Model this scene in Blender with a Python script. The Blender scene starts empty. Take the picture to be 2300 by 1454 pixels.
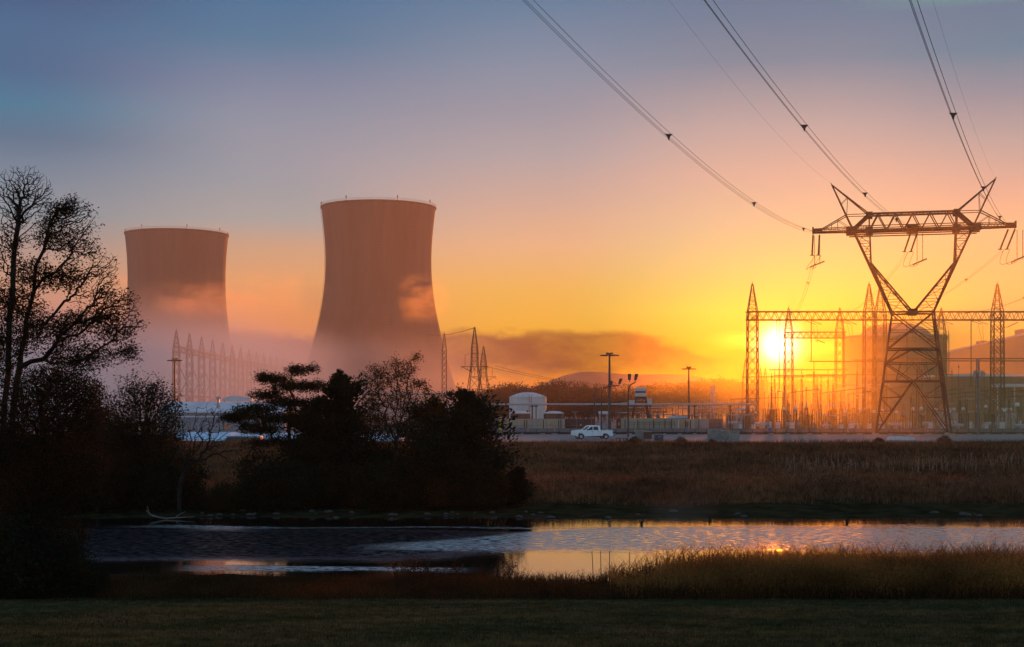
import bpy, math, random
import numpy as np
from mathutils import Vector, Matrix, noise
R = math.radians
S = bpy.context.scene
C = S.collection
# ---------------------------------------------------------------- camera
F = 3194.0            # focal length in photograph pixels (50 mm lens)
HZ = 921.0            # horizon row in the photograph
H = 4.5               # camera height above the plant's plateau (z = 0)
cam_d = bpy.data.cameras.new('camera'); cam = bpy.data.objects.new('camera', cam_d); C.objects.link(cam)
cam.location = (0, 0, H); cam.rotation_euler = (R(90), 0, 0)
cam_d.sensor_width = 36.0; cam_d.lens = 50.0
cam_d.shift_y = (HZ - 727.0) / 2300.0
cam_d.clip_start = 0.5; cam_d.clip_end = 9000
S.camera = cam
def P(px, py, D): return Vector(((px - 1150) * D / F, D, H + (HZ - py) * D / F))
def X(px, D): return (px - 1150) * D / F
def Z(py, D): return H + (HZ - py) * D / F
# ---------------------------------------------------------------- exposure
S.view_settings.view_transform = 'Standard'
S.view_settings.look = 'None'
S.view_settings.exposure = 0.0
S.view_settings.gamma = 1.0
S.render.engine = 'CYCLES'
cy = S.cycles
cy.use_denoising = True
cy.max_bounces = 5; cy.diffuse_bounces = 2; cy.glossy_bounces = 2; cy.transmission_bounces = 2
cy.transparent_max_bounces = 12; cy.volume_bounces = 3
cy.volume_step_rate = 1.0; cy.volume_max_steps = 192
cy.sample_clamp_indirect = 4.0
cy.caustics_reflective = False; cy.caustics_refractive = False
S.render.film_transparent = False
# ---------------------------------------------------------------- sun
SUN_AZ = math.atan2(600, F); SUN_EL = math.atan2(HZ - 775, math.hypot(F, 600))
sdir = Vector((math.sin(SUN_AZ) * math.cos(SUN_EL), math.cos(SUN_AZ) * math.cos(SUN_EL), math.sin(SUN_EL)))
sun_d = bpy.data.lights.new('sun', 'SUN'); sun = bpy.data.objects.new('sun', sun_d); C.objects.link(sun)
sun_d.energy = 3.4; sun_d.angle = R(0.6); sun_d.color = (1.0, 0.22, 0.010)
sun.location = (60, 300, 80)
sun.rotation_euler = (-sdir).to_track_quat('-Z', 'Y').to_euler()
# ---------------------------------------------------------------- world
def lin(c):
    return tuple(((v / 255) / 12.92 if v / 255 <= 0.04045 else ((v / 255 + 0.055) / 1.055) ** 2.4) for v in c) + (1.0,)
W = bpy.data.worlds.new('World'); S.world = W; W.use_nodes = True
nt = W.node_tree; nt.nodes.clear()
def N(t, **k):
    n = nt.nodes.new(t)
    for a, v in k.items(): setattr(n, a, v)
    return n
def con(v, sock):
    if isinstance(v, (int, float)): sock.default_value = v
    elif isinstance(v, tuple): sock.default_value = v
    else: nt.links.new(v, sock)
def M(op, a, b=0.0, c=None, clamp=False):
    n = N('ShaderNodeMath', operation=op, use_clamp=clamp); con(a, n.inputs[0]); con(b, n.inputs[1])
    if c is not None: con(c, n.inputs[2])
    return n.outputs[0]
def MR(v, a, b, c=0.0, d=1.0, smooth=True):
    n = N('ShaderNodeMapRange', interpolation_type='SMOOTHSTEP' if smooth else 'LINEAR')
    con(v, n.inputs[0])
    for i, q in enumerate((a, b, c, d)): con(q, n.inputs[i + 1])
    return n.outputs[0]
def mix(f, a, b, mode='MIX'):
    n = N('ShaderNodeMix', data_type='RGBA', blend_type=mode); con(f, n.inputs[0]); con(a, n.inputs[6]); con(b, n.inputs[7])
    return n.outputs[2]
def ramp(v, stops, conv=True):
    n = N('ShaderNodeValToRGB'); con(v, n.inputs[0]); e = n.color_ramp.elements
    while len(e) > 1: e.remove(e[-1])
    for i, (p, c) in enumerate(stops):
        q = e[0] if i == 0 else e.new(p)
        q.position = p; q.color = lin(c) if conv else tuple(c) + (1.0,)
    return n.outputs[0]
tc = N('ShaderNodeTexCoord'); sp = N('ShaderNodeSeparateXYZ'); nt.links.new(tc.outputs['Generated'], sp.inputs[0])
dx, dy, dz = sp.outputs
hyp = M('SQRT', M('ADD', M('MULTIPLY', dx, dx), M('MULTIPLY', dy, dy)))
tel = M('DIVIDE', dz, M('MAXIMUM', hyp, 0.001))                       # tangent of the elevation
az = M('MULTIPLY', M('ARCTAN2', dx, dy), 57.2958)                     # degrees, right of the view axis
dt = N('ShaderNodeVectorMath', operation='DOT_PRODUCT'); nt.links.new(tc.outputs['Generated'], dt.inputs[0]); dt.inputs[1].default_value = sdir
th = M('MULTIPLY', M('ARCCOSINE', M('MINIMUM', dt.outputs['Value'], 1.0)), 57.2958)   # degrees from the sun
e2 = M('MULTIPLY', tel, 2.0, clamp=True)                              # ramp domain: tan 0 .. 0.5
def stops(rows): return [(max(0.0, (HZ - y) / F * 2.0), c) for y, c in rows]
SKYC = {
 'A': [(921, (150, 110, 110)), (800, (180, 128, 122)), (700, (215, 148, 122)), (620, (212, 155, 130)), (500, (172, 152, 150)), (400, (146, 142, 152)), (340, (130, 131, 147)), (270, (112, 126, 146)), (200, (98, 121, 146)), (100, (81, 112, 142)), (0, (70, 105, 137))],
 'B': [(921, (170, 115, 100)), (800, (215, 135, 100)), (730, (238, 150, 100)), (640, (243, 165, 112)), (560, (222, 166, 133)), (500, (197, 167, 155)), (400, (176, 160, 162)), (270, (155, 150, 162)), (180, (138, 138, 158)), (100, (112, 128, 152)), (0, (95, 120, 150))],
 'C': [(921, (235, 120, 30)), (850, (252, 145, 45)), (790, (255, 165, 60)), (730, (255, 178, 78)), (650, (255, 182, 98)), (550, (243, 180, 136)), (450, (220, 173, 153)), (350, (193, 165, 162)), (250, (170, 155, 162)), (150, (150, 147, 162)), (0, (116, 130, 154))],
 'D': [(921, (255, 140, 0)), (830, (255, 190, 0)), (780, (255, 208, 50)), (700, (255, 216, 98)), (600, (254, 208, 130)), (500, (250, 196, 150)), (400, (240, 184, 157)), (300, (212, 172, 161)), (150, (156, 145, 155)), (60, (134, 134, 151)), (0, (124, 129, 149))],
 'E': [(921, (240, 130, 60)), (830, (248, 160, 80)), (760, (252, 178, 90)), (700, (252, 182, 112)), (550, (252, 190, 138)), (450, (238, 182, 150)), (350, (214, 172, 157)), (250, (183, 158, 157)), (150, (148, 143, 154)), (60, (128, 134, 150)), (0, (118, 130, 149))]}
TOPS = {'A': (48, 80, 120), 'B': (60, 92, 132), 'C': (78, 100, 140), 'D': (80, 102, 140), 'E': (76, 98, 138)}
SKYW = {k: [(y, lin(c)[:3]) for y, c in v] for k, v in SKYC.items()}   # linear radiance above the haze
SKYW = {'A': [(921, (0.017, 0.076, 0.136)), (800, (0.264, 0.175, 0.203)), (700, (0.597, 0.288, 0.19)), (620, (0.511, 0.33, 0.247)), (500, (0.162, 0.297, 0.361)), (400, (0.088, 0.229, 0.337)), (340, (0.033, 0.171, 0.292)), (270, (0, 0.192, 0.329)), (200, (0, 0.137, 0.289)), (100, (0, 0.138, 0.291)), (0, (0, 0.083, 0.219))], 'B': [(921, (0.043, 0.083, 0.11)), (800, (0.475, 0.194, 0.109)), (730, (0.715, 0.277, 0.104)), (640, (0.761, 0.378, 0.156)), (560, (0.57, 0.38, 0.249)), (500, (0.316, 0.387, 0.389)), (400, (0.242, 0.34, 0.407)), (270, (0.169, 0.287, 0.394)), (180, (0.105, 0.228, 0.365)), (100, (0.015, 0.19, 0.334)), (0, (0, 0.162, 0.33))], 'C': [(921, (0.514, 0.062, 0)), (850, (0.751, 0.23, 0)), (790, (0.772, 0.348, 0)), (730, (0.776, 0.446, 0.039)), (650, (0.753, 0.475, 0.098)), (550, (0.701, 0.468, 0.271)), (450, (0.486, 0.412, 0.359)), (350, (0.324, 0.373, 0.409)), (250, (0.218, 0.308, 0.392)), (150, (0.142, 0.273, 0.391)), (0, (0.037, 0.202, 0.348))], 'D': [(921, (0.708, 0.083, 0)), (830, (0.632, 0.479, 0)), (780, (0.34, 0.377, 0)), (700, (0.635, 0.716, 0.092)), (600, (0.746, 0.667, 0.238)), (500, (0.73, 0.573, 0.35)), (400, (0.681, 0.475, 0.375)), (300, (0.469, 0.405, 0.395)), (150, (0.135, 0.251, 0.348)), (60, (0.078, 0.212, 0.328)), (0, (0.06, 0.187, 0.316))], 'E': [(921, (0.575, 0.104, 0)), (830, (0.68, 0.317, 0.044)), (760, (0.756, 0.461, 0.07)), (700, (0.732, 0.47, 0.168)), (550, (0.771, 0.541, 0.291)), (450, (0.611, 0.442, 0.353)), (350, (0.406, 0.385, 0.378)), (250, (0.212, 0.284, 0.357)), (150, (0.049, 0.227, 0.336)), (60, (0.061, 0.197, 0.32)), (0, (0.097, 0.459, 0.348))]}
def rs(k): return ramp(e2, [(max(0.0, (HZ - y) / F * 2.0), c) for y, c in SKYW[k]] + [((HZ + 400) / F * 2.0, lin(TOPS[k])[:3])], False)
A_, B_, C_, D_, E_ = (rs(k) for k in 'ABCDE')
BK = ramp(e2, stops([(921, (204, 216, 226)), (500, (188, 214, 232)), (0, (166, 202, 228)), (-500, (124, 166, 202))]))
col = mix(MR(az, -19, -9.6), A_, B_)
col = mix(MR(az, -9.6, 1.1), col, C_)
col = mix(MR(az, 1.1, 9.3), col, D_)
col = mix(MR(az, 12.0, 19.3), col, E_)
# low bank of cloud along the horizon (far off, lit from behind)
cv = N('ShaderNodeCombineXYZ'); con(M('MULTIPLY', az, 0.30), cv.inputs[0]); con(M('MULTIPLY', tel, 36.0), cv.inputs[1])
nz = N('ShaderNodeTexNoise', noise_dimensions='3D'); nt.links.new(cv.outputs[0], nz.inputs['Vector']); nz.inputs['Scale'].default_value = 1.0; nz.inputs['Detail'].default_value = 7.0; nz.inputs['Roughness'].default_value = 0.58
wob = M('MULTIPLY', M('SUBTRACT', nz.outputs[0], 0.5), 0.032)
def ty(y): return (HZ - y) / F
top = MR(az, 4.5, 10.5, ty(752), ty(815))
tw = M('ADD', tel, wob)
up = MR(tw, M('SUBTRACT', top, 0.0035), M('ADD', top, 0.0045), 1.0, 0.0)
lo = MR(tw, ty(868), ty(812), 0.0, 1.0)
fade = M('MULTIPLY', MR(az, 7.0, 11.0, 1.0, 0.0), MR(az, -17, -10, 0.35, 1.0))
mask = M('MULTIPLY', M('MULTIPLY', up, lo), M('MULTIPLY', fade, MR(nz.outputs[0], .30, .62, .62, 1.0)))
ccol = ramp(MR(az, -14, 9.5, 0, 1, False), [(0.0, (120, 94, 96)), (0.5, (80, 58, 56)), (0.62, (66, 44, 30)), (0.85, (70, 50, 5)), (0.95, (120, 66, 0)), (1.0, (190, 96, 0))])
col = mix(mask, col, ccol)
# soft orange wisps above the bank on the left
wv = MR(nz.outputs[0], 0.50, 0.68)
wm = M('MULTIPLY', M('MULTIPLY', wv, MR(tel, ty(735), ty(690))), M('MULTIPLY', MR(tel, ty(600), ty(650)), MR(az, -4, -8)))
col = mix(M('MULTIPLY', wm, 0.5), col, lin((250, 158, 108)))
# glow round the sun and a bright streak of thin cloud across it
def gexp(w, a): return M('MULTIPLY', M('EXPONENT', M('DIVIDE', th, -w)), a)
streak = M('MULTIPLY', MR(M('ABSOLUTE', M('ADD', M('SUBTRACT', tel, ty(776)), M('ADD', M('MULTIPLY', wob, 0.35), M('MULTIPLY', M('SUBTRACT', az, 10.5), 0.0012)))), 0.0, 0.0085, 1.0, 0.0), MR(M('ABSOLUTE', M('SUBTRACT', az, 10.7)), 0.4, 3.4, 1.0, 0.0))
g1 = mix(1.0, (1.0, 0.78, 0.30, 1), (1, 1, 1, 1), 'MULTIPLY')
gl = N('ShaderNodeVectorMath', operation='SCALE'); gl.inputs[0].default_value = (1.0, 0.56, 0.06); con(M('ADD', gexp(1.3, 0.7), M('MULTIPLY', streak, 1.5)), gl.inputs['Scale'])
g3 = N('ShaderNodeVectorMath', operation='SCALE'); g3.inputs[0].default_value = (1.0, 0.85, 0.6)
con(M('MULTIPLY', M('EXPONENT', M('MULTIPLY', M('POWER', M('DIVIDE', th, 0.62), 2.0), -1.0)), 6.0), g3.inputs['Scale'])
add = N('ShaderNodeVectorMath', operation='ADD'); nt.links.new(col, add.inputs[0]); nt.links.new(gl.outputs[0], add.inputs[1])
add2 = N('ShaderNodeVectorMath', operation='ADD'); nt.links.new(add.outputs[0], add2.inputs[0]); nt.links.new(g3.outputs[0], add2.inputs[1])
front = mix(MR(M('ABSOLUTE', az), 28, 80), add2.outputs[0], BK)
behind = M('MULTIPLY', MR(M('ABSOLUTE', az), 60, 110), 0.25)
bg = N('ShaderNodeBackground'); nt.links.new(front, bg.inputs[0]); bg.inputs[1].default_value = 1.0
sky = N('ShaderNodeTexSky', sky_type='NISHITA'); sky.sun_disc = False; sky.sun_elevation = SUN_EL; sky.sun_rotation = SUN_AZ
sky.air_density = 1.5; sky.dust_density = 2.0
bg2 = N('ShaderNodeBackground'); nt.links.new(sky.outputs[0], bg2.inputs[0]); bg2.inputs[1].default_value = 0.08
ads = N('ShaderNodeMixShader'); nt.links.new(behind, ads.inputs[0]); nt.links.new(bg.outputs[0], ads.inputs[1]); nt.links.new(bg2.outputs[0], ads.inputs[2])
wo = N('ShaderNodeOutputWorld'); nt.links.new(ads.outputs[0], wo.inputs['Surface'])
W.cycles.sampling_method = 'MANUAL'; W.cycles.sample_map_resolution = 1024

# ---------------------------------------------------------------- materials
MATS = {}
def mat(name, c, rough=0.8, metal=0.0, var=0.25, scale=3.0, bump=0.0, spec=0.5, c2=None, detail=5.0, stretch=None, ramp2=(0.35, 0.65), alpha=None, bdist=0.02):
    if name in MATS: return MATS[name]
    m = bpy.data.materials.new(name); m.use_nodes = True; t = m.node_tree; b = t.nodes['Principled BSDF']
    b.inputs['Roughness'].default_value = rough; b.inputs['Metallic'].default_value = metal
    b.inputs['Specular IOR Level'].default_value = spec
    co = t.nodes.new('ShaderNodeTexCoord'); nz = t.nodes.new('ShaderNodeTexNoise')
    nz.inputs['Scale'].default_value = scale; nz.inputs['Detail'].default_value = detail
    src = co.outputs['Object']
    if stretch:
        mp = t.nodes.new('ShaderNodeMapping'); mp.inputs['Scale'].default_value = stretch; t.links.new(src, mp.inputs[0]); src = mp.outputs[0]
    t.links.new(src, nz.inputs['Vector'])
    r = t.nodes.new('ShaderNodeValToRGB'); e = r.color_ramp.elements
    e[0].position, e[1].position = ramp2
    e[0].color = tuple(v * (1 - var) for v in c) + (1,)
    e[1].color = (tuple(min(1, v * (1 + var)) for v in c) if c2 is None else tuple(c2)) + (1,)
    t.links.new(nz.outputs[0], r.inputs[0]); t.links.new(r.outputs[0], b.inputs['Base Color'])
    if bump:
        bp = t.nodes.new('ShaderNodeBump'); bp.inputs['Strength'].default_value = bump; bp.inputs['Distance'].default_value = bdist
        t.links.new(nz.outputs[0], bp.inputs['Height']); t.links.new(bp.outputs[0], b.inputs['Normal'])
    MATS[name] = m
    return m
def leafmat(name, c, c2, trans=0.35, scale=0.6, spec=0.05, fine=9.0, amp=(.35, 2.0)):
    m = mat(name, c, 0.75, 0, 0.3, scale, c2=c2, spec=spec, ramp2=(0.3, 0.7)); t = m.node_tree
    b = t.nodes['Principled BSDF']; tr = t.nodes.new('ShaderNodeBsdfTranslucent'); mx = t.nodes.new('ShaderNodeMixShader')
    src = b.inputs['Base Color'].links[0].from_socket
    n2 = t.nodes.new('ShaderNodeTexNoise'); n2.inputs['Scale'].default_value = fine; n2.inputs['Detail'].default_value = 2.0
    co = [q for q in t.nodes if q.type == 'TEX_COORD'][0]; t.links.new(co.outputs['Object'], n2.inputs['Vector'])
    mr = t.nodes.new('ShaderNodeMapRange'); t.links.new(n2.outputs[0], mr.inputs[0]); mr.inputs[1].default_value = .32; mr.inputs[2].default_value = .68; mr.inputs[3].default_value = amp[0]; mr.inputs[4].default_value = amp[1]
    sc = t.nodes.new('ShaderNodeVectorMath'); sc.operation = 'SCALE'; t.links.new(src, sc.inputs[0]); t.links.new(mr.outputs[0], sc.inputs['Scale'])
    src = sc.outputs[0]; t.links.new(src, b.inputs['Base Color']); t.links.new(src, tr.inputs[0])
    mx.inputs[0].default_value = trans; out = t.nodes['Material Output']
    t.links.new(b.outputs[0], mx.inputs[1]); t.links.new(tr.outputs[0], mx.inputs[2]); t.links.new(mx.outputs[0], out.inputs[0])
    return m

# ---------------------------------------------------------------- mesh builder
class MB:
    def __init__(s): s.v = []; s.f = []
    def quad(s, *p):
        i = len(s.v); s.v += [tuple(q) for q in p]; s.f.append(tuple(range(i, i + len(p))))
    def box(s, c, d, rz=0.0, top=None):
        i = len(s.v); cs, sn = math.cos(rz), math.sin(rz)
        for z in (-.5, .5):
            k = 1.0 if (z < 0 or top is None) else top
            for x, y in ((-.5, -.5), (.5, -.5), (.5, .5), (-.5, .5)):
                a, b = x * d[0] * k, y * d[1] * k
                s.v.append((c[0] + a * cs - b * sn, c[1] + a * sn + b * cs, c[2] + z * d[2]))
        s.f += [(i, i+3, i+2, i+1), (i+4, i+5, i+6, i+7), (i, i+1, i+5, i+4), (i+1, i+2, i+6, i+5), (i+2, i+3, i+7, i+6), (i+3, i, i+4, i+7)]
        return s
    def bar(s, a, b, w, w2=None, n=4):
        a = Vector(a); b = Vector(b); d = b - a
        if d.length < 1e-6: return s
        d.normalize(); u = d.cross(Vector((0, 0, 1)) if abs(d.z) < .95 else Vector((1, 0, 0))).normalized(); v = d.cross(u)
        w2 = w if w2 is None else w2; i = len(s.v)
        for p, r in ((a, w), (b, w2)):
            for k in range(n):
                t = 2 * math.pi * (k + .5) / n; s.v.append(tuple(p + u * (r * .5 * math.cos(t) * (1.414 if n == 4 else 1)) + v * (r * .5 * math.sin(t) * (1.414 if n == 4 else 1))))
        for k in range(n): s.f.append((i + k, i + (k + 1) % n, i + n + (k + 1) % n, i + n + k))
        s.f.append(tuple(i + k for k in range(n))[::-1]); s.f.append(tuple(i + n + k for k in range(n)))
        return s
    def path(s, pts, w, n=4):
        for a, b in zip(pts, pts[1:]): s.bar(a, b, w, n=n)
        return s
    def tube(s, pts, rad, n=6):
        pts = [Vector(p) for p in pts]; i0 = len(s.v)
        rs = rad if isinstance(rad, (list, tuple)) else [rad] * len(pts)
        pv = None
        for j, p in enumerate(pts):
            d = (pts[min(j + 1, len(pts) - 1)] - pts[max(j - 1, 0)]).normalized()
            if pv is None: u = d.cross(Vector((0, 0, 1)) if abs(d.z) < .9 else Vector((1, 0, 0))).normalized()
            else: u = (pv - d * pv.dot(d)).normalized()
            pv = u; v = d.cross(u)
            for k in range(n):
                t = 2 * math.pi * k / n; s.v.append(tuple(p + (u * math.cos(t) + v * math.sin(t)) * rs[j]))
        for j in range(len(pts) - 1):
            for k in range(n):
                a = i0 + j * n + k; b = i0 + j * n + (k + 1) % n; s.f.append((a, b, b + n, a + n))
        s.f.append(tuple(i0 + k for k in range(n))[::-1]); s.f.append(tuple(i0 + (len(pts) - 1) * n + k for k in range(n)))
        return s
    def lathe(s, c, prof, n=24, a0=0.0, a1=2 * math.pi, axis='z'):
        full = abs(a1 - a0 - 2 * math.pi) < 1e-6; m = n if full else n + 1; i0 = len(s.v)
        for r, z in prof:
            for k in range(m):
                t = a0 + (a1 - a0) * k / n
                q = (r * math.cos(t), r * math.sin(t), z)
                if axis == 'x': q = (z, q[0], q[1])
                if axis == 'y': q = (q[0], z, q[1])
                s.v.append((c[0] + q[0], c[1] + q[1], c[2] + q[2]))
        for j in range(len(prof) - 1):
            for k in range(n if full else n):
                a = i0 + j * m + k; b = i0 + j * m + (k + 1) % m
                if not full and k + 1 > n: continue
                s.f.append((a, b, b + m, a + m))
        return s
    def cyl(s, c, r, h, n=12, axis='z'):
        return s.lathe(c, [(0.001, 0), (r, 0), (r, h), (0.001, h)], n, axis=axis)
    def prism(s, outline, y0, y1):
        """outline of (x, z) extruded from y0 to y1"""
        i = len(s.v); n = len(outline)
        for y in (y0, y1):
            for x, z in outline: s.v.append((x, y, z))
        for k in range(n): s.f.append((i + k, i + (k + 1) % n, i + n + (k + 1) % n, i + n + k))
        s.f.append(tuple(i + k for k in range(n))); s.f.append(tuple(i + n + k for k in range(n))[::-1])
        return s
    def build(s, name, m, parent=None, smooth=False, loc=None):
        me = bpy.data.meshes.new(name); me.from_pydata(s.v, [], s.f); me.update()
        o = bpy.data.objects.new(name, me); C.objects.link(o)
        if m is not None: me.materials.append(m)
        if smooth: me.polygons.foreach_set('use_smooth', [True] * len(me.polygons))
        if parent is not None: o.parent = parent
        if loc is not None: o.location = loc
        return o
def raw(name, verts, faces, m, parent=None, smooth=False, k=3):
    """fast mesh from numpy arrays; faces all with k corners"""
    me = bpy.data.meshes.new(name); nv, nf = len(verts), len(faces)
    me.vertices.add(nv); me.vertices.foreach_set('co', np.asarray(verts, np.float32).ravel())
    me.loops.add(nf * k); me.loops.foreach_set('vertex_index', np.asarray(faces, np.int32).ravel())
    me.polygons.add(nf); me.polygons.foreach_set('loop_start', np.arange(0, nf * k, k, dtype=np.int32))
    me.polygons.foreach_set('loop_total', np.full(nf, k, np.int32))
    if smooth: me.polygons.foreach_set('use_smooth', np.ones(nf, bool))
    me.update(calc_edges=True); me.validate()
    o = bpy.data.objects.new(name, me); C.objects.link(o)
    if m is not None: me.materials.append(m)
    if parent is not None: o.parent = parent
    return o
def tag(o, label=None, cat=None, group=None, kind=None):
    for k, v in (('label', label), ('category', cat), ('group', group), ('kind', kind)):
        if v: o[k] = v
    return o
def thing(name, label, cat, loc=(0, 0, 0), rz=0.0, group=None):
    o = bpy.data.objects.new(name, None); C.objects.link(o); o.location = loc; o.rotation_euler = (0, 0, rz)
    o.empty_display_size = 0.5
    return tag(o, label, cat, group)
KIDS = {}
def dup(root, loc, rz=0.0, label=None, sc=None, group=None):
    if root.name not in KIDS:
        KIDS[root.name] = [(ch, list(ch.children)) for ch in C.objects if ch.parent == root]
    r = root.copy(); C.objects.link(r); r.location = loc; r.rotation_euler = (0, 0, rz)
    if sc is not None: r.scale = sc if isinstance(sc, tuple) else (sc, sc, sc)
    if label: r['label'] = label
    if group: r['group'] = group
    for ch, gs in KIDS[root.name]:
        c = ch.copy(); C.objects.link(c); c.parent = r
        for g in gs:
            d = g.copy(); C.objects.link(d); d.parent = c
    return r
def struct(o): return tag(o, kind='structure')
rng = np.random.default_rng(7)
random.seed(7)
# ================================================================ THE LAND
WZ = -3.5
def sstep(a, b, v):
    t = np.clip((v - a) / (b - a), 0, 1); return t * t * (3 - 2 * t)
def fbm(x, y, s, seed=0):
    return (np.sin(x * s * 1.3 + 1.7 * np.sin(y * s * .9 + seed) + seed) + np.sin(y * s * 1.7 + 1.3 * np.sin(x * s * 1.1 + 2 * seed) + 3 * seed)
            + .5 * np.sin(x * s * 3.1 + y * s * 2.3 + seed * 5) + .5 * np.sin(y * s * 3.9 - x * s * 2.7 + seed)) / 3.0
def near_shore(x): return 66.5 + 1.6 * fbm(x, x * 0, .10, 2.0) + .8 * fbm(x, x * 0, .4, 5.0) + np.where(x < -2, np.clip((-2 - x) * .15, 0, 2.5), 0)
def far_shore(x): return 105.5 + 1.8 * fbm(x, x * 0, .05, 1.0) + .9 * fbm(x, x * 0, .3, 4.0)
def lip(x): return 189 + 3.0 * fbm(x, x * 0, .03, 3.0)
def ground(x, y):
    x = np.asarray(x, float); y = np.asarray(y, float)
    a = 2.8 - .1036 * y                                   # mown slope below the camera
    a = a + .06 * fbm(x, y, .25, 1.0)
    ns, fs, lp = near_shore(x), far_shore(x), lip(x)
    t1 = sstep(54, 1, 0 * x) * 0 + np.clip((y - 55) / (ns - 55), 0, 1)
    near = np.where(y < 55, a, (2.8 - .1036 * 55) * (1 - t1) + WZ * t1 + .05 * fbm(x, y, .9, 2))
    bed = WZ - .5 * sstep(0, 4, np.minimum(y - ns, fs - y))
    tb = np.clip((y - fs) / (lp - fs), 0, 1)
    bank = WZ + (3.5) * (.75 * tb ** .8 + .25 * sstep(.5, 1, tb)) + .22 * fbm(x, y, .16, 6) * sstep(0, .1, tb) * sstep(1.0, .85, tb) * -1
    flat = 0 * x
    h = np.where(y < ns, near, np.where(y < fs, bed, np.where(y < lp, bank, flat)))
    return h
ys = np.concatenate([np.arange(-40, 20, 4), np.arange(20, 60, .8), np.arange(60, 120, .5), np.arange(120, 200, 1.0), np.arange(200, 400, 20), np.arange(400, 1800, 200), [1880]])
us = np.linspace(-1, 1, 181)
xs_base = np.sign(us) * (np.abs(us) ** 1.0)
verts = []; ny = len(ys); nx = len(us)
YY = np.repeat(ys[:, None], nx, 1)
wid = np.interp(ys, [-40, 0, 60, 120, 200, 400, 2600], [45, 45, 60, 80, 110, 300, 1380])
XX = wid[:, None] * us[None, :]
ZZ = ground(XX, YY)
V = np.stack([XX, YY, ZZ], -1).reshape(-1, 3)
ii = np.arange((ny - 1) * nx).reshape(ny - 1, nx)[:, :-1].ravel()
Fq = np.stack([ii, ii + 1, ii + nx + 1, ii + nx], 1)
soil = mat('soil_and_turf', (0.016, 0.024, 0.010), 0.95, scale=0.8, var=.5, bump=.6, c2=(0.034, 0.034, 0.018), spec=.0)
g = raw('ground', V, Fq, soil, smooth=True, k=4); struct(g)
# ---- water: calm pond, patches roughened by scum and breeze
wm_ = bpy.data.materials.new('pond_water'); wm_.use_nodes = True; t = wm_.node_tree; b = t.nodes['Principled BSDF']
b.inputs['Base Color'].default_value = (0.012, 0.016, 0.016, 1); b.inputs['Roughness'].default_value = 0.04; b.inputs['IOR'].default_value = 1.45
nt = t
co = N('ShaderNodeTexCoord'); sp = N('ShaderNodeSeparateXYZ'); nt.links.new(co.outputs['Object'], sp.inputs[0])
wx, wy = sp.outputs[0], sp.outputs[1]
mp = N('ShaderNodeMapping'); mp.inputs['Scale'].default_value = (0.05, 0.17, 1); nt.links.new(co.outputs['Object'], mp.inputs[0])
n1 = N('ShaderNodeTexNoise'); n1.inputs['Scale'].default_value = 1.0; n1.inputs['Detail'].default_value = 7; n1.inputs['Roughness'].default_value = .6; nt.links.new(mp.outputs[0], n1.inputs['Vector'])
n2 = N('ShaderNodeTexNoise'); n2.inputs['Scale'].default_value = 3.4; n2.inputs['Detail'].default_value = 9; n2.inputs['Roughness'].default_value = .7
mp2 = N('ShaderNodeMapping'); mp2.inputs['Scale'].default_value = (0.45, 1.0, 1); nt.links.new(co.outputs['Object'], mp2.inputs[0]); nt.links.new(mp2.outputs[0], n2.inputs['Vector'])
wobb = M('MULTIPLY', M('SUBTRACT', n1.outputs[0], .5), 1.0)
# band of scum: widest on the right, tongue reaching left
ywarp = M('ADD', wy, M('MULTIPLY', wobb, 9.0))
lo_ = MR(wx, 12, 26, 80.5, 79.0)
hi_ = MR(wx, -10, 8, 84.5, 97.5)
bandm = M('MULTIPLY', MR(M('SUBTRACT', M('ADD', ywarp, M('MULTIPLY', M('SUBTRACT', n2.outputs[0], .5), 9.0)), lo_), -1.2, 1.6), MR(M('SUBTRACT', hi_, M('ADD', ywarp, M('MULTIPLY', M('SUBTRACT', n2.outputs[0], .5), 7.0))), -.8, 1.0))
bandm = M('MULTIPLY', bandm, MR(wx, -10, -5))
thin = M('MULTIPLY', MR(M('ABSOLUTE', M('SUBTRACT', ywarp, 97.5)), .3, 1.0, 1.0, 0.0), MR(wx, -30, -22))
nearm = M('MULTIPLY', MR(M('ABSOLUTE', M('SUBTRACT', ywarp, 71.5)), .6, 1.6, 1.0, 0.0), M('MULTIPLY', MR(wx, -18, -13), MR(wx, -1, -5)))
ms = M('MAXIMUM', M('MAXIMUM', bandm, M('MULTIPLY', thin, .6)), nearm)
br = M('MULTIPLY', ms, MR(n2.outputs[0], .40, .56))
wn = N('ShaderNodeTexNoise'); wn.inputs['Scale'].default_value = 7.0; wn.inputs['Detail'].default_value = 3; nt.links.new(mp2.outputs[0], wn.inputs['Vector'])
bp = N('ShaderNodeBump'); con(M('ADD', M('MULTIPLY', br, .6), .022), bp.inputs['Strength']); bp.inputs['Distance'].default_value = 0.10; nt.links.new(wn.outputs[0], bp.inputs['Height'])
nt.links.new(bp.outputs[0], b.inputs['Normal'])
dull_zone = M('MULTIPLY', M('MULTIPLY', MR(M('ADD', wx, M('MULTIPLY', wobb, 16.0)), 2.0, -7.0), MR(M('ABSOLUTE', M('SUBTRACT', ywarp, 86.0)), 6.0, 13.0, 1.0, 0.0)), M('MULTIPLY', MR(br, .0, .5, 1.0, 0.0), MR(n2.outputs[0], .42, .62, 1.0, .55)))  # added dull zone: mirror reflection suppressed to darken the left water
con(M('MAXIMUM', MR(br, 0, 1, .03, .42, False), M('MULTIPLY', dull_zone, .75)), b.inputs['Roughness']); con(MR(dull_zone, 0, 1, .5, .0), b.inputs['Specular IOR Level'])
mc = mix(br, (0.004, 0.007, 0.007, 1), (0.50, 0.48, 0.46, 1)); nt.links.new(mc, b.inputs['Base Color'])
xw = np.linspace(-60, 60, 61); yw = np.linspace(60, 112, 27)
w = MB()
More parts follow.
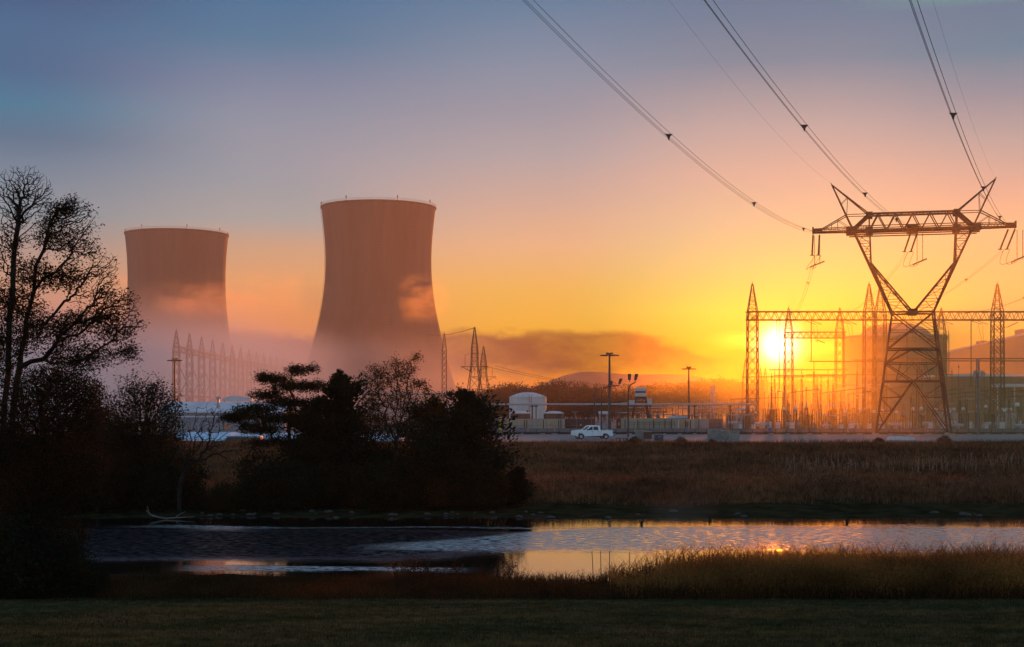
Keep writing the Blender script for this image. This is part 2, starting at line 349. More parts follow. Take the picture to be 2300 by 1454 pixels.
for j in range(26):
    for i in range(60): w.quad((xw[i], yw[j], WZ), (xw[i+1], yw[j], WZ), (xw[i+1], yw[j+1], WZ), (xw[i], yw[j+1], WZ))
struct(w.build('water', wm_))
# ---- gravel lot / perimeter road on the plateau
gm = mat('pale_gravel', (0.20, 0.19, 0.185), 0.9, scale=.5, var=.22, bump=.3, stretch=(1, 6, 1))
r = MB(); xs_ = np.linspace(-40, 96, 60)
for a, b_ in zip(xs_, xs_[1:]):
    ya = 198 + 2.2 * math.sin(a * .11) + 1.0 * math.sin(a * .4) + (max(0, a - 20) * .05); yb = 198 + 2.2 * math.sin(b_ * .11) + 1.0 * math.sin(b_ * .4) + (max(0, b_ - 20) * .05)
    r.quad((a, ya, .006), (b_, yb, .006), (b_, 262, .006), (a, 262, .006))
struct(r.build('perimeter_road', gm))
ym = mat('yard_gravel', (0.17, 0.16, 0.15), 0.95, scale=.3, var=.3, bump=.3)
r = MB(); r.quad((-230, 262.5, .004), (260, 262.5, .004), (420, 900, .004), (-380, 900, .004)); struct(r.build('yard_ground', ym))
# ================================================================ COOLING TOWERS
def ctmat():
    m = mat('tower_concrete', (0.100, 0.070, 0.050), 0.9, scale=.05, var=.18, stretch=(1, 1, .25)); t = m.node_tree
    global nt
    nt = t; b = t.nodes['Principled BSDF']; src = b.inputs['Base Color'].links[0].from_socket
    co = N('ShaderNodeTexCoord'); sp = N('ShaderNodeSeparateXYZ'); nt.links.new(co.outputs['Object'], sp.inputs[0])
    band = M('FRACT', M('DIVIDE', sp.outputs[2], 1.83)); ln = MR(band, 0.0, .20, .52, 1.0)
    ang = M('ARCTAN2', sp.outputs[1], sp.outputs[0]); rib = MR(M('FRACT', M('MULTIPLY', ang, 24.0)), 0, .1, .86, 1.0)
    st = N('ShaderNodeTexNoise'); st.inputs['Scale'].default_value = .22; st.inputs['Detail'].default_value = 6
    mp = N('ShaderNodeMapping'); mp.inputs['Scale'].default_value = (1, 1, .06); nt.links.new(co.outputs['Object'], mp.inputs[0]); nt.links.new(mp.outputs[0], st.inputs['Vector'])
    f = M('MULTIPLY', M('MULTIPLY', ln, rib), MR(st.outputs[0], .3, .7, .82, 1.12))
    sc = N('ShaderNodeVectorMath', operation='SCALE'); nt.links.new(src, sc.inputs[0]); con(f, sc.inputs['Scale'])
    nt.links.new(sc.outputs[0], b.inputs['Base Color'])
    return m
TC = ctmat(); steel = mat('weathered_galvanised_steel', (0.20, 0.19, 0.18), 0.55, .6, .2, 2.0)
dark = mat('dark_recess', (0.03, 0.03, 0.03), .9)
def tower(px, D, s, label, prof):
    root = thing('cooling_tower', label, 'cooling tower', (X(px, D), D, 0), 0)
    k = D / F; base = H + (HZ) * k
    pr = []
    for r, y in prof: pr.append((r * k, H + (HZ - y) * k))
    pr = sorted(pr, key=lambda q: q[1])
    zz = np.array([q[1] for q in pr]); rr = np.array([q[0] for q in pr])
    co = np.polyfit(zz, rr ** 2, 4)                      # near a hyperboloid: r^2 is a smooth function of z
    ztop = zz[-1]; zs = np.linspace(7.5, ztop, 56); rs = np.sqrt(np.maximum(np.polyval(co, zs), 1))
    m = MB(); outer = list(zip(rs, zs)); inner = [(r - (.9 if z > ztop - 3 else .45), z) for r, z in outer][::-1]
    m.lathe((0, 0, 0), outer + inner + outer[:1], 144); sh = m.build('shell', TC, root, True)
    rt = rs[-1]; L = MB()
    L.lathe((0, 0, 0), [(rt - 1.0, ztop), (rt + .5, ztop), (rt + .5, ztop - .8), (rt - .02, ztop - 1.0)], 144); L.build('rim_ring', TC, root, False)
    q = MB(); n = 108
    pts = [((rt + .3) * math.cos(2 * math.pi * i / n), (rt + .3) * math.sin(2 * math.pi * i / n)) for i in range(n + 1)]
    for (x0, y0), (x1, y1) in zip(pts, pts[1:]):
        q.bar((x0, y0, ztop), (x0, y0, ztop + 1.5), .14); q.bar((x0, y0, ztop + 1.45), (x1, y1, ztop + 1.45), .13); q.bar((x0, y0, ztop + .8), (x1, y1, ztop + .8), .1)
    q.build('handrail', steel, root)
    for a in (-172, -118, -66, -22, 20, 66, 120, 160):
        l = MB(); x, y = (rt - .2) * math.cos(R(a)), (rt - .2) * math.sin(R(a))
        l.bar((x, y, ztop - .1), (x, y, ztop + 2.2), .28).box((x, y, ztop + 2.4), (1.0, 1.0, .5)).lathe((x, y, ztop + 2.6), [(.45, 0), (.45, .7), (.2, 1.0), (.01, 1.05)], 8)
        l.build('beacon_lamp', steel, root)
    ld = MB(); a = R(-179.5); zs2 = np.arange(9, ztop, 2.2); last = None
    for z in zs2:
        r = math.sqrt(np.polyval(co, z)); c0 = Vector((math.cos(a), math.sin(a), 0)); tn = Vector((-math.sin(a), math.cos(a), 0))
        p1 = c0 * (r + .9) + tn * .45 + Vector((0, 0, z)); p2 = c0 * (r + .9) - tn * .45 + Vector((0, 0, z))
        ld.bar(c0 * (r - .1) + Vector((0, 0, z)), c0 * (r + .95) + Vector((0, 0, z)), .22)
        if last: ld.bar(last[0], p1, .16); ld.bar(last[1], p2, .16)
        ld.bar(p1, p2, .12); last = (p1, p2)
    ld.build('ladder', steel, root)
    r0 = rs[0]; cl = MB(); nl = 44
    for i in range(nl):
        a0 = 2 * math.pi * i / nl; a1 = 2 * math.pi * (i + .5) / nl; a2 = 2 * math.pi * (i + 1) / nl
        for aa, ab in ((a0, a1), (a2, a1)): cl.bar(((r0 + 2) * math.cos(aa), (r0 + 2) * math.sin(aa), 0), (r0 * math.cos(ab) - .2 * math.cos(ab), (r0 - .2) * math.sin(ab), 7.6), .8)
    cl.build('support_legs', TC, root)
    f = MB(); f.lathe((0, 0, 0), [(r0 + 3.4, 0), (r0 + 3.4, 1.2), (r0 + 2.9, 1.2), (r0 + 2.9, 0)], 72); f.build('basin_wall', TC, root)
    return root
tower(850.5, 1040, 1, 'larger brown concrete cooling tower, orange lit, between the centre trees and the lattice pylon',
      [(128, 467), (122, 520), (118.8, 575), (118.8, 605), (122, 655), (131, 715), (142, 755), (154, 800), (162, 832), (171, 866), (188, 925)])
tower(397.5, 1180, 1, 'smaller mauve brown cooling tower rising from fog behind the big bare tree',
      [(113.5, 527), (109, 580), (107, 630), (109, 688), (117, 751), (125, 800), (138, 868), (150, 925)])
# ================================================================ LATTICE WORK
pyst = mat('glare_tinted_steel', (0.12, 0.060, 0.038), 0.7, .1, .25, 1.5, spec=.2)  # grey steel; the red brown of the sun glare is put into its colour
porc = mat('brown_porcelain', (0.10, 0.05, 0.035), 0.25, 0, .2, 4)
wire = mat('aluminium_wire', (0.05, 0.045, 0.04), 0.9, 0, .15, 2, spec=0)
conc = mat('cast_concrete', (0.30, 0.265, 0.225), 0.9, scale=1.2, var=.2, bump=.2)
def corners(cx, z, hx, hy, cy_=0.0):
    return [Vector((cx - hx, cy_ - hy, z)), Vector((cx + hx, cy_ - hy, z)), Vector((cx + hx, cy_ + hy, z)), Vector((cx - hx, cy_ + hy, z))]
def lat(m, A, B, n, wl, wb, horiz=True):
    """box lattice between two quads of corners"""
    for k in range(4): m.bar(A[k], B[k], wl)
    for i in range(n):
        a, b = i / n, (i + 1) / n
        for k in range(4):
            p0, p1 = A[k].lerp(B[k], a), A[k].lerp(B[k], b); q0, q1 = A[(k+1) % 4].lerp(B[(k+1) % 4], a), A[(k+1) % 4].lerp(B[(k+1) % 4], b)
            if (i + k) % 2: m.bar(p0, q1, wb)
            else: m.bar(q0, p1, wb)
            if horiz: m.bar(p1, q1, wb * .8)
def latx(m, A, B, n, wl, wb):
    for k in range(4): m.bar(A[k], B[k], wl)
    for i in range(n):
        a, b = i / n, (i + 1) / n
        for k in range(4):
            p0, p1 = A[k].lerp(B[k], a), A[k].lerp(B[k], b); q0, q1 = A[(k+1) % 4].lerp(B[(k+1) % 4], a), A[(k+1) % 4].lerp(B[(k+1) % 4], b)
            m.bar(p0, q1, wb); m.bar(q0, p1, wb)
def zigzag(m, a0, a1, b0, b1, n, w):
    """warren bracing between chord a and chord b"""
    for i in range(n):
        p = a0.lerp(a1, i / n); q = b0.lerp(b1, (i + .5) / n); r = a0.lerp(a1, (i + 1) / n)
        m.bar(p, q, w); m.bar(q, r, w)
def ins(m, a, b, r=.13, pitch=.17):
    a = Vector(a); b = Vector(b); n = max(3, int((b - a).length / pitch)); d = (b - a) / n
    m.bar(a, b, .05)
    for i in range(n):
        c = a + d * (i + .5); m.bar(c - d * .30, c + d * .1, r * 2, r * .9, n=6)
# ================================================================ THE BIG PYLON
PX, PD, PR = 2049.5, 244.0, R(-14)
py = thing('transmission_pylon', 'tall lattice pylon, glare tinted red brown, with V shaped arms and two pointed horns', 'pylon', (X(PX, PD), PD, 0), PR)
ZW, ZB, ZT, ZP = 21.15, 35.4, 38.2, 43.6
def hb(z): return 6.15 + (3.4 - 6.15) * z / ZW
body = MB(); lv = [0, 9.4, 12.45, 14.9, ZW]
cs = [corners(0, z, hb(z), hb(z)) for z in lv]
for k in range(4): body.bar(cs[0][k], cs[4][k], .34, .28)
body.build('leg_members', pyst, py)
br = MB()
for k in range(4):
    k2 = (k + 1) % 4
    f0, f1, f2, f3, f4 = [(c[k], c[k2]) for c in cs]
    mid = lambda p: (p[0] + p[1]) / 2
    for p, w in ((f4, .26), (f3, .24), (f2, .15), (f1, .22)): br.bar(p[0], p[1], w)
    br.bar(f4[0], f3[1], .17); br.bar(f4[1], f3[0], .17)
    for s in (0, 1):
        o = 1 - s
        br.bar(mid(f3), f2[s], .17)
        br.bar(f2[s], mid(f1), .17)
        br.bar(mid(f1), f0[s].lerp(f1[s], .03), .18)
        br.bar(f2[s].lerp(f2[o], .5), f1[s].lerp(f1[o], .22), .09); br.bar(f2[s].lerp(f2[o], .28), f1[s].lerp(f1[o], .22), .09)
        for t_ in (.3, .55, .8):                                     # redundant members of the lower panel
            a = f1[s].lerp(f0[s], t_); b_ = mid(f1).lerp(f0[s].lerp(f1[s], .03), t_); br.bar(a, b_, .09)
            br.bar(f1[s].lerp(f0[s], t_ - .25), b_, .08)
        for t_ in (.25, .5, .75):
            a = f4[s].lerp(f3[s], t_); b_ = f4[s].lerp(f3[o], t_) if t_ <= .5 else f4[o].lerp(f3[s], t_); br.bar(a, b_, .08)
            br.bar(f4[s].lerp(f3[s], min(1, t_ + .25)), b_, .07)
        br.bar(f3[s].lerp(f3[o], .25), f2[s], .1)
for z in (9.4, 14.9, ZW):
    c = corners(0, z, hb(z), hb(z)); br.bar(c[0], c[2], .09); br.bar(c[1], c[3], .09)
br.build('body_bracing', pyst, py)
def hy(z): return 3.4 + (1.55 - 3.4) * (z - ZW) / (ZB - ZW)
for s in (-1, 1):
    v = MB(); ox = lambda z: s * (3.4 + (13.5 - 3.4) * (z - ZW) / (ZP - ZW))
    def ix(z): return s * (6.9 * (z - ZW) / (29.7 - ZW) + .05 if z < 29.7 else 6.9 + .3 * (z - 29.7) / 8)
    zs = [ZW, 23.3, 25.4, 27.6, 29.7, 31.6, 33.5, ZB]; pr_ = None
    for i, z in enumerate(zs):
        h_ = hy(z); q = [Vector((ox(z), -h_, z)), Vector((ix(z), -h_, z)), Vector((ix(z), h_, z)), Vector((ox(z), h_, z))]
        if pr_:
            for k in range(4):
                v.bar(pr_[k], q[k], .25); k2 = (k + 1) % 4
                v.bar(pr_[k], q[k2], .085) if i % 2 else v.bar(pr_[k2], q[k], .085)
                v.bar((pr_[k] + q[k]) / 2, (pr_[k2] + q[k2]) / 2, .06)
                v.bar(q[k], q[k2], .09)
        pr_ = q
    # second inner spar down to the waist corner
    for e in (-1, 1): v.bar((ix(29.7), e * hy(29.7), 29.7), (s * 3.4, e * 3.4, ZW), .2)
    v.build('v_arm', pyst, py)
    h = MB(); tip = Vector((s * 13.5, 0, ZP))
    for e in (-1, 1):
        d = e * 1.55
        a = Vector((ox(ZB), d, ZB)); b_ = Vector((s * 7.2, d, ZT)); c_ = Vector((ox(ZT), d * .8, ZT))
        h.bar(tip, a, .2); h.bar(tip, b_, .2)
        h.bar(tip.lerp(a, .42), tip.lerp(b_, .42), .07); h.bar(tip.lerp(b_, .42), tip.lerp(a, .68), .07)
        h.bar(c_, b_, .12)
    h.bar(tip.lerp(Vector((ox(ZB), -1.55, ZB)), .42), tip.lerp(Vector((ox(ZB), 1.55, ZB)), .42), .07)
    h.bar(tip + Vector((0, 0, -.1)), tip + Vector((s * .15, 0, .35)), .12)
    h.build('earth_wire_horn', pyst, py)
    a_ = MB(); te = Vector((s * 16.6, 0, ZB))
    for e in (-1, 1):
        r0 = Vector((s * 7.2, e * 1.55, ZB)); t0_ = Vector((s * 16.6, e * .7, ZB))
        a_.bar(r0, t0_, .22); a_.bar(r0 + Vector((0, 0, .75)), t0_ + Vector((0, 0, .55)), .14)
        up_ = Vector((ox(ZT), e * 1.24, ZT)); lo2 = Vector((s * 15.2, e * .8, ZB + .5)); a_.bar(up_, lo2, .16)
        zigzag(a_, r0, t0_, r0 + Vector((0, 0, .75)), t0_ + Vector((0, 0, .6)), 6, .07)
        for t_ in (.35, .6): q = up_.lerp(lo2, t_); a_.bar(q, (q.x, q.y, ZB + .4), .07)
        a_.bar(up_.lerp(lo2, .35), (s * 10.4, e * 1.3, ZB + .6), .07)
    for i in range(7):
        x_ = 7.2 + 9.4 * i / 6; w1 = 1.55 - .85 * i / 6; a_.bar((s * x_, -w1, ZB), (s * x_, w1, ZB), .09)
        if i < 6: a_.bar((s * x_, -w1, ZB), (s * (x_ + 1.57), w1 - .14, ZB), .07)
    a_.box((s * 15.9, 0, ZB + .25), (1.6, 1.9, .5)); a_.box((s * 16.7, 0, ZB + .35), (.25, 1.8, 1.1))
    a_.build('cross_arm_end', pyst, py)
b2 = MB()
for e in (-1, 1):
    d = e * 1.55
    b2.bar((-7.2, d, ZT), (7.2, d, ZT), .32); b2.bar((-10.6, d, ZB), (10.6, d, ZB), .34); b2.bar((-10.6, d, ZB - .72), (10.6, d, ZB - .72), .18); b2.bar((-9.5, d, ZB + .75), (9.5, d, ZB + .75), .14)
    zigzag(b2, Vector((-7.2, d, ZB)), Vector((7.2, d, ZB)), Vector((-7.2, d, ZT)), Vector((7.2, d, ZT)), 5, .17)
    for s in (-1, 1):
        b2.bar((s * 7.2, d, ZT), (s * 7.2, d, ZB), .24); b2.bar((s * 7.2, d, ZT), (s * 10.2, d, ZB), .42)
        for cc, dd in (((s * 7.2, d, ZT - .1), (1.1, .12, .9)), ((s * 7.2, d, ZB), (1.2, .12, 1.2)), ((s * 10.2, d, ZB), (1.8, .12, 1.1)), ((0, d, ZB + .1), (1.9, .12, 1.3))): b2.box(cc, dd)
for i in range(13):
    x_ = -7.2 + 14.4 * i / 12; b2.bar((x_, -1.55, ZB), (x_, 1.55, ZB), .09); b2.bar((x_, -1.55, ZT), (x_, 1.55, ZT), .08)
    if i < 12: b2.bar((x_, -1.55, ZT), (x_ + 1.2, 1.55, ZT), .07); b2.bar((x_, -1.55, ZB), (x_ + 1.2, 1.55, ZB), .07)
b2.build('bridge_truss', pyst, py)
g_ = MB()
for e in (-1, 1): MB().box((0, e * 3.4, ZW + .1), (1.5, .12, .8)).build('gusset_plate', pyst, py)
for k in range(4):
    f = MB().box((cs[0][k].x, cs[0][k].y, .1), (1.3, 1.3, .9), top=.8); f.build('footing', conc, py)
phx = (-16.2, 0.3, 16.2); HANG = []
for j, x_ in enumerate(phx):
    for o_ in (-.55, .55):
        t_ = MB(); a = Vector((x_ + o_, 1.2, ZB - .3)); b_ = a + Vector((-1.0, 3.4, -3.0) if j else Vector((-.3, 3.4, -3.2))); ins(t_, a, b_, .17, .16)
        t_.lathe(b_, [(.34, 0), (.38, .05), (.34, .1)], 10); t_.build('tension_insulator', porc, py); HANG.append(b_)
    jx = x_ + (0.9 if j else .2)
    for o_ in (-.45, .45):
        t_ = MB(); a = Vector((jx + o_ + (.3 if j == 2 else 0), -.3, ZB - .6)); ins(t_, a, a + Vector((0, 0, -4.9)), .1, .2); t_.build('jumper_insulator', porc, py)
    t_ = MB(); a = Vector((jx - .2, -1.9, ZB - 5.7)); b_ = Vector((jx + .5, 2.2, ZB - 5.2)); a = Vector((jx - 1.15, -1.0, ZB - 6.05)); b_ = Vector((jx + 1.15, 1.2, ZB - 4.9))
    t_.bar(a, b_, .16)
    for i in range(9): q = a.lerp(b_, i / 8); t_.bar(q, q + Vector((.05, 0, -.28)), .07)
    t_.bar(a.lerp(b_, .3), (jx - .45, -.3, ZB - 5.5), .06); t_.bar(a.lerp(b_, .7), (jx + .45, -.3, ZB - 5.5), .06)
    t_.build('jumper_bar', pyst, py)
    t_ = MB()
    for e in (-.5, .5):
        s0 = HANG[-1] + Vector((e, 0, 0)); s1 = Vector((jx + e - .7, .2, ZB - 5.9)); pts = [s0.lerp(s1, t2 / 8) + Vector((-1.1 * math.sin(math.pi * t2 / 8), 0, -1.3 * math.sin(math.pi * t2 / 8))) for t2 in range(9)]; t_.path(pts, .05)
    t_.build('jumper_loop', wire, py)
RP = Matrix.Rotation(PR, 3, 'Z')
def pyl(v): return RP @ Vector(v) + Vector((X(PX, PD), PD, 0))
# ---- conductors passing over the camera
names = ['leftmost triple wire bundle, sweeping from the pylon left arm to the top edge',
         'middle triple wire bundle, rising steeply from behind the pylon bridge',
         'rightmost triple wire bundle, climbing steeply from the pylon right arm']
for j, (ex, m_, lab) in enumerate(zip((-16.7, .3, 15.4), (.312, .358, .384), names)):
    A0 = pyl((ex, -1.0, ZB + .1)); root = thing('conductor_bundle', lab, 'power line', A0, 0, 'conductor bundles above the pylon')
    def cpt(D, A0=A0, m_=m_):
        k0 = 28.2 + 3.65e-4 * (A0.y - 100) ** 2
        return Vector((A0.x - m_ * (A0.y - D), D, 28.2 + 3.65e-4 * (D - 100) ** 2 + (A0.z - k0) * max(0, (D - 60) / (A0.y - 60)))) - A0
    Ds = [A0.y - i * (A0.y + 40) / 70 for i in range(71)]
    offs = [Vector((-.23, 0, .13)), Vector((.23, 0, .13)), Vector((0, 0, -.27))]
    for o_ in offs:
        MB().tube([cpt(D) + o_ * min(1, .25 + i * .35) for i, D in enumerate(Ds)], .0215, 4).build('wire', wire, root)
    spD = ((123, 175, 232), (119.5, 166, 208), (115, 161.5, 207))[j]
    for D in spD:
        c_ = cpt(D); s_ = MB()
        s_.prism([(c_.x - .34, c_.z + .17), (c_.x + .34, c_.z + .17), (c_.x + .1, c_.z - .1), (c_.x + .05, c_.z - .36), (c_.x - .05, c_.z - .36), (c_.x - .1, c_.z - .1)], c_.y - .05, c_.y + .05); s_.build('spacer', pyst, root)
for ex, m_, lab in ((-13.5, .316, 'thin single earth wire running up from the left horn of the pylon'), (13.5, .377, 'thin single earth wire running up from the right horn of the pylon')):
    A0 = pyl((ex, 0, ZP + .2)); pts = []
    for i in range(60):
        D = A0.y - i * (A0.y + 40) / 59; f = lambda q: 35.6 + 3.0e-4 * (q - 100) ** 2
        pts.append(Vector((A0.x - m_ * (A0.y - D), D, f(D) + (A0.z - f(A0.y)) * max(0, (D - 60) / (A0.y - 60)))) - A0)
    o = MB().tube(pts, .009, 3).build('earth_wire', wire, None, loc=A0); tag(o, lab, 'power line', 'earth wires above the pylon')
# ---- spans from the pylon down to the switchyard gantry
def span(p, q, sag, root, sep=.45, rad=.02, n=20, spacers=()):
    for o_ in (-sep / 2, sep / 2):
        pts = [p.lerp(q, i / n) + Vector((o_, 0, -sag * 4 * (i / n) * (1 - i / n))) - root.location for i in range(n + 1)]
        MB().tube(pts, rad, 4).build('wire', wire, root)
    for t_ in spacers:
        c_ = p.lerp(q, t_) + Vector((0, 0, -sag * 4 * t_ * (1 - t_))) - root.location; s_ = MB()
        s_.bar(c_ + Vector((-.3, 0, .22)), c_, .11); s_.bar(c_ + Vector((.3, 0, .22)), c_, .11); s_.bar(c_, c_ - Vector((0, 0, .3)), .11); s_.build('spacer', pyst, root)
GD = 330.0
for j, (tx, lab) in enumerate(((1784, 'left pair of slack wires dropping from the pylon arm to the gantry beam'), (1902, 'middle pair of slack wires dropping from the pylon bridge to the gantry beam'), (2022, 'right pair of slack wires dropping from the pylon arm behind its leg'))):
    a = (HANG[2 * j] + HANG[2 * j + 1]) / 2; a = pyl(a); root = thing('slack_span', lab, 'power line', a, 0, 'slack wires between pylon and gantry')
    span(a, Vector((X(tx, GD), GD - 1, 26.9)), 1.6, root, spacers=(.3,))
a = P(2420, 600, 290); root = thing('slack_span', 'pair of wires coming in from the right edge down to the gantry beam', 'power line', a, 0, 'slack wires between pylon and gantry')
span(a, Vector((X(2150, GD), GD - 1, 26.8)), 2.2, root, spacers=(.42,))
# ================================================================ SWITCHYARD GANTRIES
def mast_proto(h, w, hp, label, loc, wl=.22, wb=.1, n=11):
    t_ = thing('gantry_mast', label, 'mast', loc, 0, 'lattice masts of the switchyard')
    m = MB(); latx(m, corners(0, 0, w / 2, w / 2), corners(0, h, w / 2 * .9, w / 2 * .9), n, wl, wb); m.build('shaft', pyst, t_)
    m = MB(); lat(m, corners(0, h, w / 2 * .9, w / 2 * .9), corners(0, h + hp, .12, .12), 7, wl * .8, wb * .8); m.bar((0, 0, h + hp), (0, 0, h + hp + .5), .12); m.build('peak', pyst, t_)
    return t_
fm = mast_proto(27, 2.5, 6.7, 'front gantry mast at the left end of the beam, beside the sun', (X(1690, GD), GD, 0))
dup(fm, (X(1952, GD), GD, 0), 0, 'front gantry mast standing just left of the pylon')
dup(fm, (X(1977, 345), 345, 0), 0, 'mast close behind the pylon left V arm, beside another gantry mast', 1.03)
dup(fm, (X(2240, GD), GD, 0), 0, 'dark gantry mast right of the pylon with the beam through it')
for a_, b_, lab in ((1676, 1952, 'left bay of the front gantry beam, crossing in front of the sun glow'), (1952, 2240, 'middle bay of the front gantry beam, behind the pylon waist'), (2240, 2500, 'right bay of the front gantry beam, running out of the picture')):
    xa, xb = X(a_, GD), X(b_, GD); L = xb - xa; t_ = thing('gantry_beam', lab, 'gantry beam', (xa, GD, 26.3), 0, 'front gantry beam bays')
    m = MB()
    for y_ in (-1, 1):
        for z_ in (-.95, .95): m.bar((0, y_, z_), (L, y_, z_), .24)
    m.build('chords', pyst, t_); m = MB(); n = int(L / 1.9)
    for y_ in (-1, 1): zigzag(m, Vector((0, y_, -.95)), Vector((L, y_, -.95)), Vector((0, y_, .95)), Vector((L, y_, .95)), n, .11)
    for i in range(n + 1): m.bar((L * i / n, -1, .95), (L * i / n, 1, .95), .09)
    m.build('web_bracing', pyst, t_)
bm = mast_proto(27, 2.4, 6.7, 'back gantry mast just right of the sun disc', (X(1771, 409), 409, 0))
bm['group'] = 'back gantry masts'
for px_, lab in ((1886, 'back gantry mast beside the left wall of the reactor building'), (2114, 'back gantry mast beyond the pylon right leg')):
    dup(bm, (X(px_, 409), 409, 0), 0, lab)
t_ = thing('gantry_beam', 'far gantry beam between two masts, lower and paler than the front one', 'gantry beam', (X(1764, 409), 409, 26.0)); L = X(1900, 409) - X(1764, 409)
m = MB()
for y_ in (-.9, .9):
    for z_ in (-.85, .85): m.bar((0, y_, z_), (L, y_, z_), .22)
m.build('chords', pyst, t_); m = MB()
for y_ in (-.9, .9): zigzag(m, Vector((0, y_, -.85)), Vector((L, y_, -.85)), Vector((0, y_, .85)), Vector((L, y_, .85)), 10, .1)
m.build('web_bracing', pyst, t_)
sm = mast_proto(13, 1.8, 6.5, 'small distant lattice mast at the left end of the busbars', (X(1674, 430), 430, 0), .16, .08, 7)
sm['group'] = 'small distant masts'
for px_, D_, lab in ((1708, 520, 'small distant mast, first right of the big left gantry mast'), (1719, 520, 'small distant mast, second right of the big left gantry mast')):
    dup(sm, (X(px_, D_), D_, 0), 0, lab)
# droppers and suspension strings under the front beam
def dropper(px_, y0, y1, D_, lab, w=.16):
    o = MB().bar((0, 0, 0), (0, 0, Z(y0, D_) - Z(y1, D_)), w).bar((-.5, 0, 0), (.5, 0, 0), w).build('dropper_pipe', pyst, None, loc=(X(px_, D_), D_, Z(y1, D_)))
    tag(o, lab, 'dropper', 'droppers under the gantry beam')
dropper(1822, 720, 812, GD, 'long vertical dropper under the beam between sun and reactor building')
dropper(1894, 720, 868, GD, 'long vertical dropper in front of the reactor building left wall')
dropper(2037, 720, 860, GD, 'long vertical dropper seen inside the pylon body')
dropper(2181, 720, 868, GD, 'long vertical dropper just left of the right gantry mast')
dropper(1750, 760, 880, GD, 'thin vertical dropper below the insulator by the sun')
for k, (px_, lab) in enumerate(((1748, 'hanging insulator pair in front of the sun'), (1826, 'short insulator pair under the beam right of the sun'), (1904, 'short insulator pair under the beam by the reactor building'), (2045, 'short insulator pair under the beam inside the pylon'), (2120, 'short insulator pair under the beam right of the pylon'), (2198, 'short insulator pair under the beam left of the right mast'))):
    t_ = thing('beam_insulator', lab, 'insulator', (X(px_, GD), GD, 25.2), 0, 'insulators under the front gantry beam')
    for o_ in (-.35, .35):
        m = MB()
        if k == 0: ins(m, (o_, 0, 0), (o_, 0, -4.2), .14, .2)
        else: ins(m, (o_ * 2 - 1, 0, -.05), (o_ * 2 + 1.2, -.6, -.9), .17, .17)
        m.build('disc_string', porc, t_)
    m = MB(); pts = [Vector((.9 + 1.2 * math.sin(math.pi * i / 10) * .5 - i * .1, 0, -.9 - 4.2 * math.sin(math.pi * i / 10))) for i in range(11)]
    m.path(pts, .05); m.build('jumper_loop', wire, t_)
for px0, y0, px1, y1, D_, lab in ((2262, 735, 2287, 724, 300, 'slanting tension insulator at the right under the beam'), (1836, 764, 1853, 771, 380, 'small slanting insulator between sun and reactor building')):
    p = P(px0, y0, D_); m = MB(); ins(m, (0, 0, 0), P(px1, y1, D_ - 1) - p, .2, .18); m.bar((0, 0, 0), (-2.0, 1, -.6), .06); o = m.build('tension_insulator', porc, None, loc=p); tag(o, lab, 'insulator')
# ================================================================ BUSBARS ON POSTS
alu = mat('aluminium_tube', (0.42, 0.42, 0.42), .35, .8, .1, 2)
def busline(pxs, y0, D_, lab, wid=.2, posts=(), grp='high busbars of the switchyard', D2=None, y1=None):
    D2 = D2 or D_; y1 = y1 if y1 is not None else y0
    p = P(pxs[0], y0, D_); q = P(pxs[1], y1, D2); t_ = thing('busbar', lab, 'busbar', (p.x, p.y, 0), 0, grp)
    o = Vector((p.x, p.y, 0)); MB().bar(p - o, q - o, wid, n=6).build('tube', alu if wid > .21 else pyst, t_)
    for px_ in posts:
        f = (px_ - pxs[0]) / (pxs[1] - pxs[0]); c_ = p.lerp(q, f) - o; m = MB()
        m.bar((c_.x - .3, c_.y, 0), (c_.x - .1, c_.y, c_.z - 2.4), .14); m.bar((c_.x + .3, c_.y, 0), (c_.x + .1, c_.y, c_.z - 2.4), .14); ins(m, (c_.x, c_.y, c_.z - 2.4), (c_.x, c_.y, c_.z), .16, .2)
        m.build('support_post', pyst, t_)
busline((1822, 2052), 812, GD, 'high busbar ending at a dropper, in front of the reactor building', posts=(1828, 1925))
busline((1917, 2110), 809, 350, 'high busbar starting at the reactor building wall', posts=(1960, 2070))
busline((1727, 1905), 831, 372, 'level busbar crossing just below the sun', posts=(1740, 1800, 1860))
busline((1666, 1900), 847, 352, 'lowest busbar, starting left of the first gantry mast', posts=(1733, 1761, 1836))
busline((1738, 1900), 844, 365, 'pale busbar just above the lowest one', posts=(1779, 1833, 1871))
busline((1811, 2140), 842, 360, 'busbar passing behind the pylon at its second panel', posts=(1844, 1960, 2100))
busline((2000, 2330), 806, 318, 'upper long busbar across the turbine hall', posts=(2060, 2193))
busline((2090, 2330), 811, 318, 'lower long busbar across the turbine hall', posts=(2197, ))
# slanting low busbars that run away from the camera
for i, (xa, ya, da, xb, yb, db) in enumerate(((1769, 883, 340, 1840, 874, 300), (1840, 884, 345, 1945, 871, 296), (1905, 886, 350, 2050, 866, 290), (2000, 893, 350, 2160, 873, 300), (2080, 890, 350, 2270, 873, 305), (2150, 893, 352, 2310, 876, 300), (2120, 903, 360, 2290, 890, 310), (1640, 897, 345, 1760, 893, 330))):
    busline((xa, xb), ya, da, ('first', 'second', 'third', 'fourth', 'fifth', 'sixth', 'seventh', 'flattest')[i] + ' slanting low busbar counted from the left', .15, posts=(xa + 3, (xa + xb) / 2, xb - 3), grp='slanting low busbars', D2=db, y1=yb)
